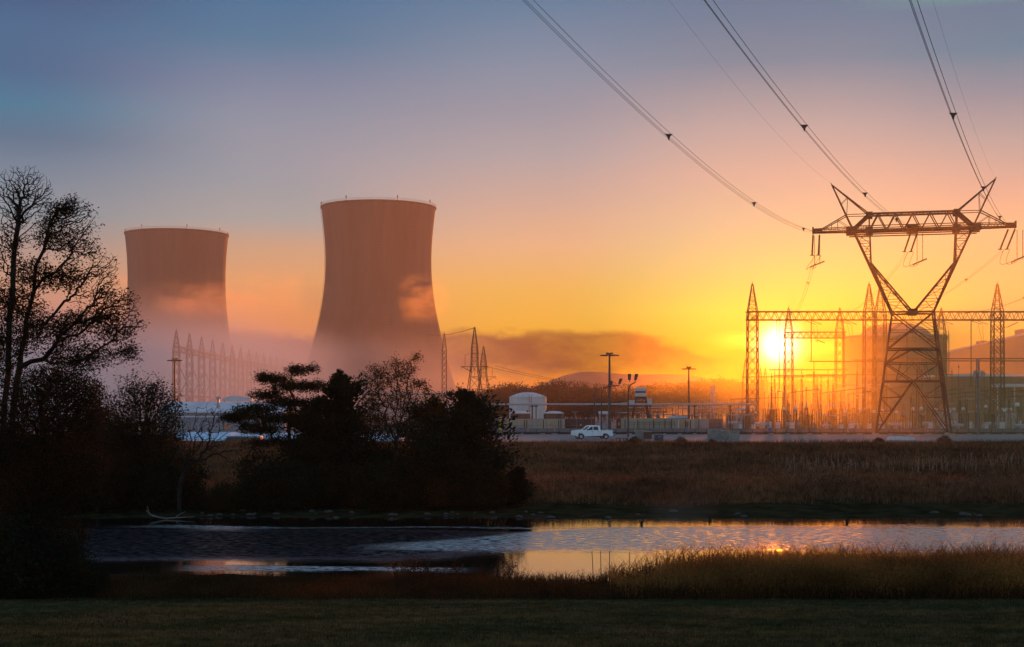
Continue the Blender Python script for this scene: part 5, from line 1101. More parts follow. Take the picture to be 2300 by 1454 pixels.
def blobpts(blobs, D, n, rg, dep=.8, lo=.0):
    """blobs: (px, py, rx, ry, weight, dens) in photo pixels; returns world points and leaf density per point"""
    w = np.array([b[2] * b[3] * (b[4] if len(b) > 4 else 1) for b in blobs], float); w /= w.sum(); out = []; ld = []
    for b, q in zip(blobs, w):
        k = max(3, int(n * q)); v = rg.normal(0, 1, (k, 3)); v /= np.linalg.norm(v, axis=1)[:, None]; v *= rg.uniform(lo, 1, (k, 1)) ** .45
        s = D / F; c = P(b[0], b[1], D); rx, rz = b[2] * s, b[3] * s; ry = min(rx, max(rz, rx * .6)) * dep
        out.append(np.array([c.x, c.y, c.z]) + v * np.array([rx, ry, rz])); ld.append(np.full(k, b[5] if len(b) > 5 else 1.0))
    return np.concatenate(out), np.concatenate(ld)
def leaves(pts, n, spread, size, rg, flat=.3, aspect=.62): return clumps(pts, spread, size, n, rg, flat, aspect)
def tree(kind, lab, cat, D, trunk, blobs, n, nl, lsz, lm, bf=.35, tip=.010, spread=.16, seed=1, grp=None, flat=.3, rexp=.47, dep=.8, rmax=.4, lo=0.0, aspect=.62):
    rg = np.random.default_rng(seed); k = D / F; b0 = P(trunk[0][0], trunk[0][1], D); gz = float(ground(b0.x, D)); root = thing(kind, lab, cat, (b0.x, D, gz), 0, grp); O = np.array([b0.x, D, gz])
    tp = [np.array(P(x, y, D)) + np.array([0, (rg.uniform(-.25, .25) if i else 0), 0]) - O for i, (x, y) in enumerate(trunk)]; tp[0][2] = -.3
    full = [tp[0]]
    for a, b in zip(tp, tp[1:]):
        m = max(1, int(np.linalg.norm(b - a) / .6))
        for i in range(1, m + 1): full.append(a + (b - a) * i / m + rg.normal(0, .03, 3))
    pts, ld = blobpts(blobs, D, n, rg, dep, lo); pts = pts - O; keep = pts[:, 2] > .1; pts, ld = pts[keep], ld[keep]
    A, par, rad, kids = grow(full, pts, bf, tip, seed=seed, rexp=rexp, rmax=rmax)
    skeleton(A, par, rad, barkM, root)
    if nl:
        sel = rg.uniform(0, 1, len(pts)) < ld; lp = pts[sel]
        # leaves along the short twig behind each point too
        V, Fq = leaves(lp, nl, spread, lsz, rg, flat, aspect); raw('crown', V, Fq, lm, root, k=4)
    return root
autumn = leafmat('autumn_leaves', (0.045, 0.016, 0.006), (0.022, 0.026, 0.008), .45, .9)
darkleaf = leafmat('dark_green_leaves', (0.010, 0.016, 0.008), (0.028, 0.030, 0.012), .3, .5)
vine = leafmat('vine_leaves', (0.014, 0.016, 0.007), (0.065, 0.026, 0.008), .3, .45)
cedarM = leafmat('cedar_sprays', (0.010, 0.016, 0.010), (0.022, 0.028, 0.014), .15, .5)
olive = leafmat('olive_leaves', (0.022, 0.024, 0.009), (0.055, 0.036, 0.010), .35, .5)
# --- big tree with a bare top at the left edge
tree('bare_topped_tree', 'tall tree at the left edge with a bare twiggy top and leaves only lower down', 'tree', 61,
     [(6, 1300), (2, 1080), (6, 940), (16, 840), (26, 730), (28, 620), (29, 548), (40, 500), (50, 450)],
     [(62, 440, 58, 72, 2.6, 0), (28, 450, 50, 80, 2.4, 0), (95, 440, 30, 40, 2.0, 0), (5, 560, 45, 60, 1.2, .25), (50, 530, 40, 35, 1.2, .1), (15, 680, 50, 60, 1.2, .7), (-20, 800, 60, 80, 1, .9), (40, 760, 50, 50, .8, .9)],
     2000, 18, .12, autumn, bf=.28, tip=.0065, spread=.16, seed=21, rexp=.40, rmax=.26)
tree('broadleaf_tree', 'tree leaning right beside the bare topped one, thin autumn leaves and long bare twigs', 'tree', 63,
     [(34, 1300), (26, 1080), (28, 930), (44, 790), (62, 725), (74, 655), (83, 600), (96, 560), (110, 505), (135, 465)],
     [(140, 470, 42, 22, 1.6, .75), (118, 520, 40, 45, 1.3, .6), (165, 545, 42, 55, 1.2, .4), (195, 500, 30, 40, 1.3, .05), (205, 560, 28, 30, 1.2, .25), (75, 610, 50, 40, 1, .8), (140, 620, 60, 35, 1.2, .65), (215, 620, 45, 45, 1.0, .05), (195, 665, 60, 26, 1.2, .12), (250, 675, 45, 38, 2.6, .06), (290, 690, 26, 45, 2.6, .03), (305, 725, 26, 22, 2, .05), (245, 610, 28, 46, 2.0, .03), (175, 470, 34, 32, 2.0, .05), (215, 715, 70, 26, 1.3, .75), (262, 745, 50, 26, 1.2, .7), (292, 790, 26, 24, 1.2, .8), (120, 740, 80, 40, 1, .9), (180, 800, 90, 36, 1, .85), (60, 690, 45, 40, .8, .8)],
     3000, 16, .12, autumn, bf=.30, tip=.006, spread=.16, seed=33, rexp=.40, rmax=.28)
tree('vine_covered_tree', 'dark leafy mass of a vine covered tree at the left edge, some orange leaves', 'tree', 58,
     [(90, 1320), (92, 1150), (98, 1020), (95, 940)],
     [(90, 890, 85, 70, 1, 1), (40, 980, 100, 90, 1, 1), (155, 950, 62, 60, 1, 1), (120, 1050, 108, 70, 1, 1), (60, 1130, 90, 80, 1, 1), (195, 1040, 52, 30, 1, 1), (180, 1110, 60, 36, 1, 1), (110, 1190, 90, 40, 1, 1), (30, 1230, 70, 50, 1, 1), (172, 1205, 28, 22, 1, 1), (175, 870, 50, 45, 1, 1), (205, 915, 48, 50, 1, 1), (120, 850, 60, 30, 1, .8), (-20, 1060, 60, 200, .6, 1), (218, 990, 26, 14, 1, .8), (238, 1068, 22, 9, 1, .8), (225, 1128, 24, 14, 1, .8)],
     4600, 14, .11, vine, bf=.4, tip=.006, spread=.17, seed=5)
tree('rounded_tree', 'dark rounded tree beyond the water, between the big left trees and the hazy lamp', 'tree', 112,
     [(318, 1150), (318, 1060), (322, 980)],
     [(322, 885, 62, 48, 1, 1), (372, 925, 40, 52, 1, 1), (285, 950, 80, 70, 1, 1), (335, 1000, 80, 60, 1, 1), (240, 990, 70, 80, 1, 1), (300, 1070, 90, 60, .8, 1), (388, 985, 26, 40, 1, .7)],
     1900, 12, .20, darkleaf, bf=.4, tip=.010, spread=.30, seed=6)
tree('rounded_tree', 'lower reddish tree leaning on the rounded dark tree from the left', 'tree', 108,
     [(215, 1150), (215, 1080), (220, 1000)], [(215, 970, 60, 70, 1, .8), (160, 1020, 70, 70, 1, 1), (250, 1060, 60, 60, 1, 1), (205, 880, 45, 40, 1, .25)],
     1100, 11, .19, autumn, bf=.4, tip=.009, spread=.30, seed=16)
tree('bare_shrub', 'leafless many stemmed shrub in front of the blue white sheeting', 'shrub', 106,
     [(402, 1120), (404, 1085), (415, 1050)],
     [(440, 985, 50, 55, 1, 0), (480, 960, 40, 55, 1, 0), (420, 1030, 50, 40, 1, .2), (500, 1010, 55, 25, 1, 0), (540, 1040, 40, 12, .6, 0), (400, 960, 30, 40, .8, .3), (470, 920, 28, 20, .6, 0)],
     620, 5, .15, darkleaf, bf=.22, tip=.009, seed=7)
tree('layered_tree', 'flat layered tree like an umbrella, left of the dark cedar', 'tree', 114,
     [(650, 1110), (652, 1020), (648, 960), (652, 910)],
     [(590, 847, 16, 6, 5, 1), (620, 852, 40, 6, 4, 1), (668, 832, 24, 6, 5, 1), (700, 829, 18, 4, 4, 1), (655, 868, 55, 8, 3, 1), (705, 868, 40, 8, 3, 1), (600, 888, 45, 7, 3.5, 1), (650, 905, 60, 9, 3, 1), (722, 905, 34, 10, 3, 1), (572, 920, 50, 8, 3.5, 1), (540, 935, 40, 7, 4, 1), (520, 940, 30, 5, 4, 1), (625, 940, 60, 10, 3, 1), (590, 965, 50, 7, 3, 1), (560, 958, 30, 6, 3, 1), (690, 950, 50, 12, 2, 1), (640, 990, 60, 10, 2, .9), (575, 995, 35, 7, 2.4, .8), (680, 1010, 60, 20, 2, .8)],
     1700, 22, .17, darkleaf, bf=.26, tip=.008, spread=.20, seed=8, flat=.35, dep=.9, rexp=.42, rmax=.2)
tree('sparse_tree', 'thin leaved many stemmed tree rising highest among the centre trees, against the brown tower', 'tree', 112,
     [(888, 1110), (888, 1070), (889, 1035)],
     [(838, 850, 26, 34, 1.3, .6), (862, 840, 18, 28, 1.2, .6), (885, 835, 22, 34, 1.4, .5), (915, 828, 22, 22, 1.4, .6), (936, 803, 7, 5, 5, 1), (905, 862, 32, 28, 1, .6), (940, 862, 20, 10, 2, .9), (956, 878, 10, 12, 2, .8), (858, 895, 34, 34, 1, .8), (915, 905, 45, 32, 1, .9), (835, 925, 26, 40, 1, .7), (900, 965, 60, 36, .8, .9), (940, 925, 40, 20, 1, 1)],
     1300, 13, .14, olive, bf=.30, tip=.007, spread=.19, seed=9, rexp=.42, rmax=.16)
def cedar(lab, D, px_, yt, yb, hw, seed, n=2200, lean=0.0, grp='dark cedars of the centre clump'):
    rg = np.random.default_rng(seed); b0 = P(px_, yb, D); gz = float(ground(b0.x, D)); k = D / F; Hh = Z(yt, D) - gz; Wd = hw * k; root = thing('cedar_tree', lab, 'tree', (b0.x, D, gz), 0, grp)
    nb = 190; A = [np.array([0, 0, -.3])]; par = [-1]; rad = [Hh * .02]; nt_ = 26
    for i in range(1, nt_ + 1): f = i / nt_; A.append(np.array([lean * f * Hh, 0, f * Hh])); par.append(i - 1); rad.append(Hh * .02 * (1 - f) + .01)
    tips = []
    for i in range(nb):
        f = rg.uniform(.06, 1) ** .8; f = min(f, .985); j = max(1, int(f * nt_)); az_ = rg.uniform(0, 2 * math.pi); ln = Wd * (min(1.0, (1 - f) * 1.7) ** .95) * rg.uniform(.35, 1.15) * (1 + .28 * math.sin(f * 13 + seed + 2 * math.cos(az_))) * 1.12 + .05; up = .30 + .9 * f * f
        d = np.array([math.cos(az_), math.sin(az_), up * rg.uniform(.6, 1.2)]); prev = j; p = A[j]
        for s in range(4): p = p + d * ln / 4 + rg.normal(0, .05, 3) * ln * .4; A.append(p); par.append(prev); rad.append(.035 * (1 - s / 4.5)); prev = len(A) - 1; tips.append((p, d, (s + 1) / 4, ln, .30 + .70 * min(1, (1 - f) * 4)))
    skeleton(np.array(A), np.array(par), np.array(rad), barkM, root, 4)
    # sprays: narrow quads that follow the branch direction, thickest near the tips
    T_ = len(tips); idx = rg.integers(0, T_, n * 12); P_ = np.array([t[0] for t in tips])[idx]; Dv = np.array([t[1] for t in tips])[idx]; LL = np.array([t[3] for t in tips])[idx]
    m = len(idx); c = P_ + rg.normal(0, 1, (m, 3)) * (.02 + .13 * LL[:, None]) ; dv = Dv + rg.normal(0, .55, (m, 3)); dv[:, 2] += .25; dv /= np.linalg.norm(dv, axis=1)[:, None]
    s_ = rg.normal(0, 1, (m, 3)); s_ -= dv * (s_ * dv).sum(1)[:, None]; s_ /= np.linalg.norm(s_, axis=1)[:, None]; l = rg.uniform(.14, .42, (m, 1)) * np.array([t[4] for t in tips])[idx][:, None]; w_ = l * .26
    V = np.stack([c, c + dv * l * .5 + s_ * w_, c + dv * l, c + dv * l * .5 - s_ * w_], 1).reshape(-1, 3); raw('crown', V, np.arange(m * 4).reshape(-1, 4), cedarM, root, k=4)
    return root
cedar('pointed dark cedar between the layered tree and the sparse tree', 117, 765, 830, 1110, 78, 41, 2300)
cedar('broad dark cedar at the right end of the centre clump, tip under the slim pylon', 113, 1046, 872, 1140, 88, 42, 3000)
cedar('smaller cedar hiding behind the sparse tree, left of the broad cedar', 121, 985, 905, 1130, 66, 43, 1700)
cedar('low cedar shoulder left of the pointed cedar', 122, 705, 905, 1120, 60, 44, 1500)
cedar('young cedar standing alone just right of the centre clump', 112, 1163, 1050, 1130, 20, 45, 350)
tree('broadleaf_tree', 'dark airy broadleaf tree filling the gap between the pointed cedar and the sparse tree', 'tree', 119,
     [(815, 1120), (815, 1050), (820, 1000)], [(800, 940, 34, 24, 2, .9), (840, 960, 50, 40, 1, .8), (790, 990, 60, 50, 1, .8), (850, 1020, 60, 50, 1, .8), (770, 1050, 60, 50, 1, .9)],
     1300, 12, .19, darkleaf, bf=.3, tip=.009, spread=.28, seed=61, rexp=.42)
tree('broadleaf_tree', 'dark airy broadleaf tree between the sparse tree and the broad cedar', 'tree', 116,
     [(962, 1130), (960, 1060), (958, 1000)], [(950, 930, 30, 20, 2, .9), (975, 905, 20, 18, 2, .9), (935, 970, 50, 36, 1, .8), (990, 985, 50, 50, 1, .8), (955, 1040, 70, 60, 1, .9)],
     1200, 12, .19, olive, bf=.3, tip=.009, spread=.28, seed=62, rexp=.42)
# --- undergrowth bushes along the far bank
def bush_proto(seed, lab, lm, h=3.4, w_=3.4):
    rg = np.random.default_rng(seed); t_ = thing('bush', lab, 'bush', (0, 0, 0), 0, 'dark bushes along the far bank'); v = rg.normal(0, 1, (330, 3)); v /= np.linalg.norm(v, axis=1)[:, None]; v *= rg.uniform(.2, 1, (330, 1)) ** .4
    pts = v * np.array([w_ * .62, w_ * .5, h * .52]) + np.array([0, 0, h * .5]); pts[:, 2] += .35 * np.sin(pts[:, 0] * 2.1 + seed); pts = pts[pts[:, 2] > .05]
    A, par, rad, kids = grow([np.array([0, 0, -.3]), np.array([0, 0, .3]), np.array([.05, 0, .8])], pts, .2, .009, seed=seed); skeleton(A, par, rad, barkM, t_, 4); V, Fq = leaves(pts, 16, .26, .19, rg, .2); raw('crown', V, Fq, lm, t_, k=4)
    return t_
BP = [bush_proto(51, 'dark bush on the far bank below the centre trees', darkleaf), bush_proto(52, 'dark bush on the far bank below the centre trees', olive, 2.8, 4.2), bush_proto(53, 'dark bush on the far bank below the centre trees', autumn, 2.4, 3.6)]
RB = random.Random(3); fb = [True] * 3
BLM = ((60, 'under the bare topped tree'), (150, 'under the vine covered tree'), (240, 'under the lower reddish tree'), (330, 'under the rounded tree'), (410, 'by the bare shrub and fallen branch'), (520, 'left of the layered tree'), (620, 'under the layered tree'), (700, 'between layered tree and pointed cedar'), (770, 'under the pointed cedar'), (830, 'left of the sparse tree'), (890, 'under the sparse tree'), (960, 'right of the sparse tree'), (1040, 'under the broad cedar'), (1110, 'at the right end of the centre clump'))
def bush(k, px_, D_, s, lab=None, rz=None):
    lab = lab or 'dark bush ' + near_(px_, BLM) + (', low at the water edge' if D_ < 111 else ', on the lower bank' if D_ < 115 else ', higher on the bank' if D_ < 120 else ', highest on the bank')
    x_ = X(px_, D_); loc = (x_, D_, float(ground(x_, D_)) - .1); rz = RB.uniform(0, 6) if rz is None else rz
    if fb[k]: fb[k] = False; o = BP[k]; KIDS[o.name] = [(ch, []) for ch in C.objects if ch.parent == o]; o.location = loc; o.rotation_euler = (0, 0, rz); o.scale = (s,) * 3; o['label'] = lab; return o
    return dup(BP[k], loc, rz, lab, s)
for px_ in range(20, 1080, 42):
    if px_ < 400: hh = 1.25
    elif px_ < 600: hh = .62
    else: hh = 1.0
    bush(RB.choice((0, 0, 1)), px_ + RB.uniform(-14, 14), RB.uniform(109, 113), hh * RB.uniform(.85, 1.1))
for px_ in range(600, 1060, 46): bush(RB.choice((0, 1)), px_ + RB.uniform(-12, 12), RB.uniform(117, 123), 1.15 * RB.uniform(.9, 1.15))
for px_ in range(30, 420, 50): bush(RB.choice((0, 1, 2)), px_ + RB.uniform(-12, 12), RB.uniform(117, 123), 1.45 * RB.uniform(.9, 1.15))
for px_, D_, s, lab in ((1150, 115, .8, 'bush tucked against the young cedar'), (10, 56.5, .85, 'dark bush at the foot of the bare topped tree, bottom left'), (75, 56.2, .9, 'dark bush on the near shore under the vine covered tree'), (140, 56.4, .7, 'dark bush on the near shore right of the vine covered trunk'), (205, 57, .42, 'smaller dark bush on the near shore left of the lone post'), (1425, 187, .38, 'small weed bush on the lip by the work table'), (1530, 188, .35, 'low weed bush on the lip left of the concrete boxes'), (1975, 188, .35, 'low weed bush on the lip near the pylon foot'), (2120, 188, .4, 'low weed bush on the lip right of the pylon'), (1600, 188, .28, 'weed bush in front of the left concrete box')): bush(RB.choice((1, 2)) if D_ > 70 else 0, px_, D_, s, lab)
# --- fallen branch by the far shore
rg = np.random.default_rng(77); root = thing('fallen_branch', 'pale fallen branch lying at the water edge under the left bushes', 'branch', (X(372, 104), 104, WZ + .05)); A = np.array([[-1.4, 0, .6], [-1.1, .1, .25], [-.6, 0, .12], [0, 0, .0], [.7, .1, .05], [1.5, .0, .1], [2.1, .1, .15], [-1.2, 0, .45], [-1.35, 0, .9], [.9, .1, .25], [1.4, .2, .5]]); par = np.array([-1, 0, 1, 2, 3, 4, 5, 1, 7, 4, 9]); skeleton(A, par, np.array([.05, .06, .06, .06, .05, .04, .02, .03, .02, .03, .015]), mat('pale_dead_wood', (.16, .14, .12), .8), root, 5, 'limb')
for px_, py_, lab in ((1592, 1163, 'dark stump poking out of the water below the wisp of mist'), (1440, 1176, 'small dark snag in the water left of the stump'), (1901, 1172, 'lone dark snag standing in the far water')):
    D_ = 7.9 * F / (py_ - HZ); m = MB(); m.tube([(0, 0, -.3), (.05, 0, .2), (.02, 0, .5 if px_ == 1592 else .3)], [.12, .09, .04], 6); m.bar((.02, 0, .2), (.22, 0, .33), .06); m.bar((0, 0, .1), (-.18, 0, .25), .05)
    tag(m.build('stump', barkM, None, loc=(X(px_, D_), D_, WZ)), lab, 'stump', 'dark snags in the water')
# ================================================================ GRASS, REEDS, WEEDS
def blades(xy, z, h, w, rg, lean=.35, seg=2, curve=.5):
    """tapering blades: xy (n,2), z (n), h (n), w (n)"""
    n = len(xy); az_ = rg.uniform(0, 2 * np.pi, n); dr = np.stack([np.cos(az_), np.sin(az_), 0 * az_], 1); sd = rg.uniform(0, 2 * np.pi, n); sd = np.stack([np.cos(sd), np.sin(sd) * .4, 0 * sd], 1)
    b = np.stack([xy[:, 0], xy[:, 1], z], 1); ln = rg.uniform(0, lean, n)[:, None]; out = []
    if seg == 1:
        V = np.stack([b - sd * w[:, None] * .5, b + sd * w[:, None] * .5, b + dr * ln * h[:, None] + np.array([0, 0, 1]) * h[:, None]], 1); return V.reshape(-1, 3), np.arange(n * 3).reshape(-1, 3)
    m = b + dr * ln * h[:, None] * .3 + np.array([0, 0, .55]) * h[:, None]; t = b + dr * (ln + curve * rg.uniform(0, .5, n)[:, None]) * h[:, None] + np.array([0, 0, 1.]) * h[:, None] * rg.uniform(.8, 1, (n, 1))
    V = np.stack([b - sd * w[:, None] * .5, b + sd * w[:, None] * .5, m + sd * w[:, None] * .4, m - sd * w[:, None] * .4, t], 1).reshape(-1, 3)
    i = np.arange(n) * 5; Fq = np.concatenate([np.stack([i, i + 1, i + 2], 1), np.stack([i, i + 2, i + 3], 1), np.stack([i + 3, i + 2, i + 4], 1)]); return V, Fq
def clumpy(n, x0, x1, y0, y1, rg, s, thr=.0, persp=True):
    out = []
    while sum(len(o) for o in out) < n:
        y = rg.uniform(y0, y1, n); x = rg.uniform(x0, x1, n)
        if persp: half = y * .375 + 1.5; x = rg.uniform(-1, 1, n) * half; ok = (x > x0) & (x < x1)
        else: ok = np.ones(n, bool)
        f = fbm(x, y, s, 3) + rg.normal(0, .45, n); ok &= f > thr; out.append(np.stack([x, y], 1)[ok])
    return np.concatenate(out)[:n]
rg = np.random.default_rng(99)
lawnM = leafmat('lawn_grass', (0.034, 0.062, 0.018), (0.115, 0.085, 0.038), .2, .35, fine=3.0); dryM = leafmat('dry_bank_grass', (0.10, 0.050, 0.026), (0.22, 0.105, 0.050), .4, .12, fine=1.6, amp=(.2, 2.2))
reedM = leafmat('reed_leaves', (0.12, 0.064, 0.020), (0.38, 0.17, 0.045), .55, .3); weedM = leafmat('weed_leaves', (0.030, 0.020, 0.008), (0.070, 0.034, 0.012), .45, .5); seedM = leafmat('pale_seed_heads', (0.20, 0.12, 0.08), (0.30, 0.18, 0.11), .4, .6)
xy = clumpy(240000, -30, 30, 25.5, 56, rg, .55, -.9); z = ground(xy[:, 0], xy[:, 1]); n = len(xy)
h = rg.uniform(.03, .075, n) * (1 + .35 * fbm(xy[:, 0], xy[:, 1], .8, 7)); V, Fq = blades(xy, z - .005, np.abs(h) + .012, rg.uniform(.006, .014, n), rg, .8, 1); tag(raw('lawn_grass', V, Fq, lawnM), 'short mown grass covering the near slope', 'grass', kind='stuff')
# tall dry grass on the far bank
def bankgrass(n, x0, x1, f0, f1, hmin, hmax, w, m, nm, lab, thr=-.6, s=.25, sg=2):
    x = rg.uniform(x0, x1, n * 2); f = rg.uniform(f0, f1, n * 2); y = far_shore(x) + f * (lip(x) - far_shore(x)); ok = (fbm(x, y, s, 4) + rg.normal(0, .4, n * 2) > thr); x, y = x[ok][:n], y[ok][:n]; k = len(x)
    V, Fq = blades(np.stack([x, y], 1), ground(x, y) - .03, rg.uniform(hmin, hmax, k) * (1 + .35 * fbm(x, y, .22, 8)), rg.uniform(w * .6, w * 1.4, k), rg, .45, sg); return tag(raw(nm, V, Fq, m), lab, 'grass', kind='stuff')
bankgrass(230000, -70, 74, .10, 1.0, .5, 1.05, .035, dryM, 'dry_grass', 'tall rust brown dry grass covering the far bank')
bankgrass(26000, 0, 74, .12, .30, 1.0, 1.7, .04, dryM, 'bank_reeds', 'taller reeds and brush at the foot of the far bank', -.3)
# pale cattail heads on the upper right of the bank
k = 520; x = rg.uniform(27, 62, k); f = rg.uniform(.42, .62, k); y = far_shore(x) + f * (lip(x) - far_shore(x)); V, Fq = blades(np.stack([x, y], 1), ground(x, y) + .5, rg.uniform(.8, 1.5, k), rg.uniform(.06, .11, k), rg, .4); tag(raw('cattails', V, Fq, seedM), 'pale pinkish seed stalks standing in the bank grass on the right', 'cattails', kind='stuff')
k = 5200; x = rg.uniform(2, 66, k); f = rg.uniform(.16, .34, k); y = far_shore(x) + f * (lip(x) - far_shore(x)); ok = fbm(x, y, .35, 9) > .15; x, y = x[ok], y[ok]; V, Fq = clumps(np.stack([x, y, ground(x, y) + rg.uniform(.7, 1.35, len(x))], 1), .10, .09, 4, rg); tag(raw('seed_heads', V, Fq, seedM, k=4), 'dull pink seed heads sprinkled over the lower bank grass', 'seed heads', kind='stuff')
# rocks and mud clods on the far shore
def rock(seed, s):
    r_ = random.Random(seed); m = MB(); n, q = 7, 4; prof = []
    for j in range(q + 1):
        a = math.pi * j / q
        for i in range(n): t = 2 * math.pi * i / n; r = s * (1 + r_.uniform(-.25, .25)); m.v.append((r * math.sin(a) * math.cos(t), r * .8 * math.sin(a) * math.sin(t), r * .5 * math.cos(a)))
    for j in range(q):
        for i in range(n): a, b_ = j * n + i, j * n + (i + 1) % n; m.f.append((a, b_, b_ + n, a + n))
    return m
rm = mat('shore_stone', (.055, .048, .042), .85, scale=4, var=.3); rocks = []
rp = [rock(i, .22).build('shore_rock', rm) for i in range(3)]
for i in range(46):
    px_ = RB.uniform(440, 1500) if i < 36 else RB.uniform(1500, 2290); x_ = X(px_, 106); y_ = float(far_shore(np.array(x_))) + RB.uniform(-.4, 3.4); o = rp[i] if i < 3 else rp[i % 3].copy()
    if i >= 3: C.objects.link(o)
    o.location = (x_, y_, float(ground(x_, y_)) + .03); o.rotation_euler = (0, 0, RB.uniform(0, 6)); s = RB.uniform(.4, 1.3); o.scale = (s * 1.4, s, s); tag(o, 'grey stone in the mud at the foot of the far bank', 'rock', 'stones along the far shore')
# reed bed on the near shore, right half
k = 52000; x = rg.uniform(4.5, 30, k); y = rg.uniform(56.5, 65, k); e = sstep(4.5, 9.5, x) * (1 - .25 * sstep(20, 30, x)); ok = rg.uniform(0, 1, k) < .25 + .75 * e; x, y, e = x[ok], y[ok], e[ok]
hh = rg.uniform(.8, 2.05, len(x)) * (.45 + .55 * e) * (1 + .22 * fbm(x, y, .7, 2)); V, Fq = blades(np.stack([x, y], 1), ground(x, y) - .03, hh, rg.uniform(.018, .04, len(x)), rg, .35, 2, .9); tag(raw('reed_bed', V, Fq, reedM), 'dense bed of brown green reeds on the near shore, right half', 'reeds', kind='stuff')
k = 2600; x = rg.uniform(4.2, 30, k); y = rg.uniform(59, 65, k); V, Fq = blades(np.stack([x, y], 1), ground(x, y) - .03, rg.uniform(1.5, 2.7, k) * (.5 + .5 * sstep(3.5, 8, x)), rg.uniform(.025, .05, k), rg, .4, 2, .9); tag(raw('tall_reeds', V, Fq, reedM), 'scattered taller reed blades rising above the reed bed against the water', 'reeds', kind='stuff')
k = 9000; x = rg.uniform(5, 30, k); y = rg.uniform(55.6, 58.5, k); V, Fq = blades(np.stack([x, y], 1), ground(x, y) - .02, rg.uniform(.25, .8, k), rg.uniform(.014, .03, k), rg, .8); tag(raw('marsh_grass', V, Fq, weedM), 'shorter dark sedge along the foot of the reed bed', 'sedge', kind='stuff')
# weedy margin along the rest of the near shore
k = 46000; x = rg.uniform(-28, 8, k); y = rg.uniform(55.5, 66, k); h0 = np.where(x < -2, .62, .75) * (1 + .3 * fbm(x, y, 1.6, 5)); V, Fq = blades(np.stack([x, y], 1), ground(x, y) - .02, rg.uniform(.12, 1, k) * h0 * (1 + .4 * fbm(x, y, .5, 3)), rg.uniform(.012, .026, k), rg, .8); tag(raw('shore_weeds', V, Fq, weedM), 'low brown weeds along the left part of the near shore', 'weeds', kind='stuff')
# leafy weed plants at the water edge
def weed_proto(seed, lab):
    r2 = np.random.default_rng(seed); t_ = thing('weed_plant', lab, 'weed', (0, 0, 0), 0, 'leafy weeds at the near shore'); pts = []
    base = [np.array([0, 0, -.1]), np.array([0, 0, .1])]
    for i in range(7): a = r2.uniform(0, 6.28); L = r2.uniform(.6, 1.15); pts += [np.array([math.cos(a) * .4 * f * L, math.sin(a) * .3 * f * L, L * f]) + r2.normal(0, .05, 3) for f in np.linspace(.2, 1, 9)]
    pts = np.array(pts); A, par, rad, kids = grow(base, pts, .15, .004, seed=seed); skeleton(A, par, rad, barkM, t_, 4, 'stem'); V, Fq = clumps(pts, .05, .075, 7, r2, .2, .5); raw('leaves', V, Fq, weedM, t_, k=4); return t_
WP = [weed_proto(61, 'leafy weed plant standing at the near water edge'), weed_proto(62, 'leafy weed plant standing at the near water edge')]; fw = [True, True]
WLM = ((140, 'by the big left trees'), (270, 'left of the lone post'), (480, 'right of the lone post'), (600, 'by the fringed tuft'), (735, 'left of the leafy group'), (850, 'at the left end of the leafy group'), (930, 'in the middle of the leafy group'), (1010, 'at the right end of the leafy group'), (1130, 'where the golden water begins'), (1250, 'left of the thin stakes'), (1352, 'below the thin stakes'), (1437, 'at the left tip of the reed bed'))
def weed(k_, px_, D_, s, lab=None):
    x_ = X(px_, D_); loc = (x_, D_, float(ground(x_, D_)) - .03); rz = RB.uniform(0, 6)
    if fw[k_]: fw[k_] = False; o = WP[k_]; KIDS[o.name] = [(ch, []) for ch in C.objects if ch.parent == o]; o.location = loc; o.rotation_euler = (0, 0, rz); o.scale = (s,) * 3; return
    dup(WP[k_], loc, rz, lab or 'leafy weed plant at the near water edge, ' + near_(px_, WLM), s)
for px_, D_, s in ((905, 61, 1.2), (925, 62, 1.35), (945, 62, 1.2), (930, 60, 1.2), (965, 61, 1.0), (1000, 62, .9), (1035, 62, 1.1), (1050, 61, .9), (1075, 63, .8), (1125, 63, 1.0), (1140, 64, 1.1), (1165, 63, .8), (1200, 63, .6), (1250, 63, .55), (1300, 63, .7), (1352, 62, .8), (1385, 62, .9), (700, 62, .5), (735, 62, .6), (770, 62, .5), (660, 63, .5), (600, 63, .5), (560, 63, .5), (480, 63, .45), (835, 61, .7), (870, 61, .8), (1018, 60, 1.0), (985, 60, 1.0), (890, 60, 1.0), (610, 61, .45), (270, 61, .5), (200, 61, .7), (140, 61, .9), (1420, 60, 1.0), (1455, 60, 1.1)): weed(RB.randrange(2), px_, D_, s)
for px_, D_, s, lab in ((608, 66.5, .35, 'small bright fringed tuft in the water at the left near shore'), (472, 66, .3, 'tiny tuft in the shallow water on the left')): weed(0, px_, D_, s, lab)
for i, (px_, top_) in enumerate(((1333, 1237), (1350, 1238), (1368, 1238), (1411, 1240))):
    D_ = 67.3; m = MB(); m.tube([(0, 0, -.4), (.02 * (i - 1), 0, .3), (.05 * (i - 1.5), 0, Z(top_, D_) - WZ)], [.022, .02, .014], 5); tag(m.build('stake', barkM, None, loc=(X(px_, D_), D_, WZ)), ('first', 'second', 'third', 'fourth')[i] + ' thin stake standing in the golden water, counted from the left', 'stake', 'thin stakes in the water')
t_ = MB().tube([(0, 0, -.2), (0, 0, 1.0)], [.035, .03], 6).build('fence_post', barkM, None, loc=(X(323, 61), 61, float(ground(X(323, 61), 61)))); tag(t_, 'lone thin dark post at the left near shore', 'post')
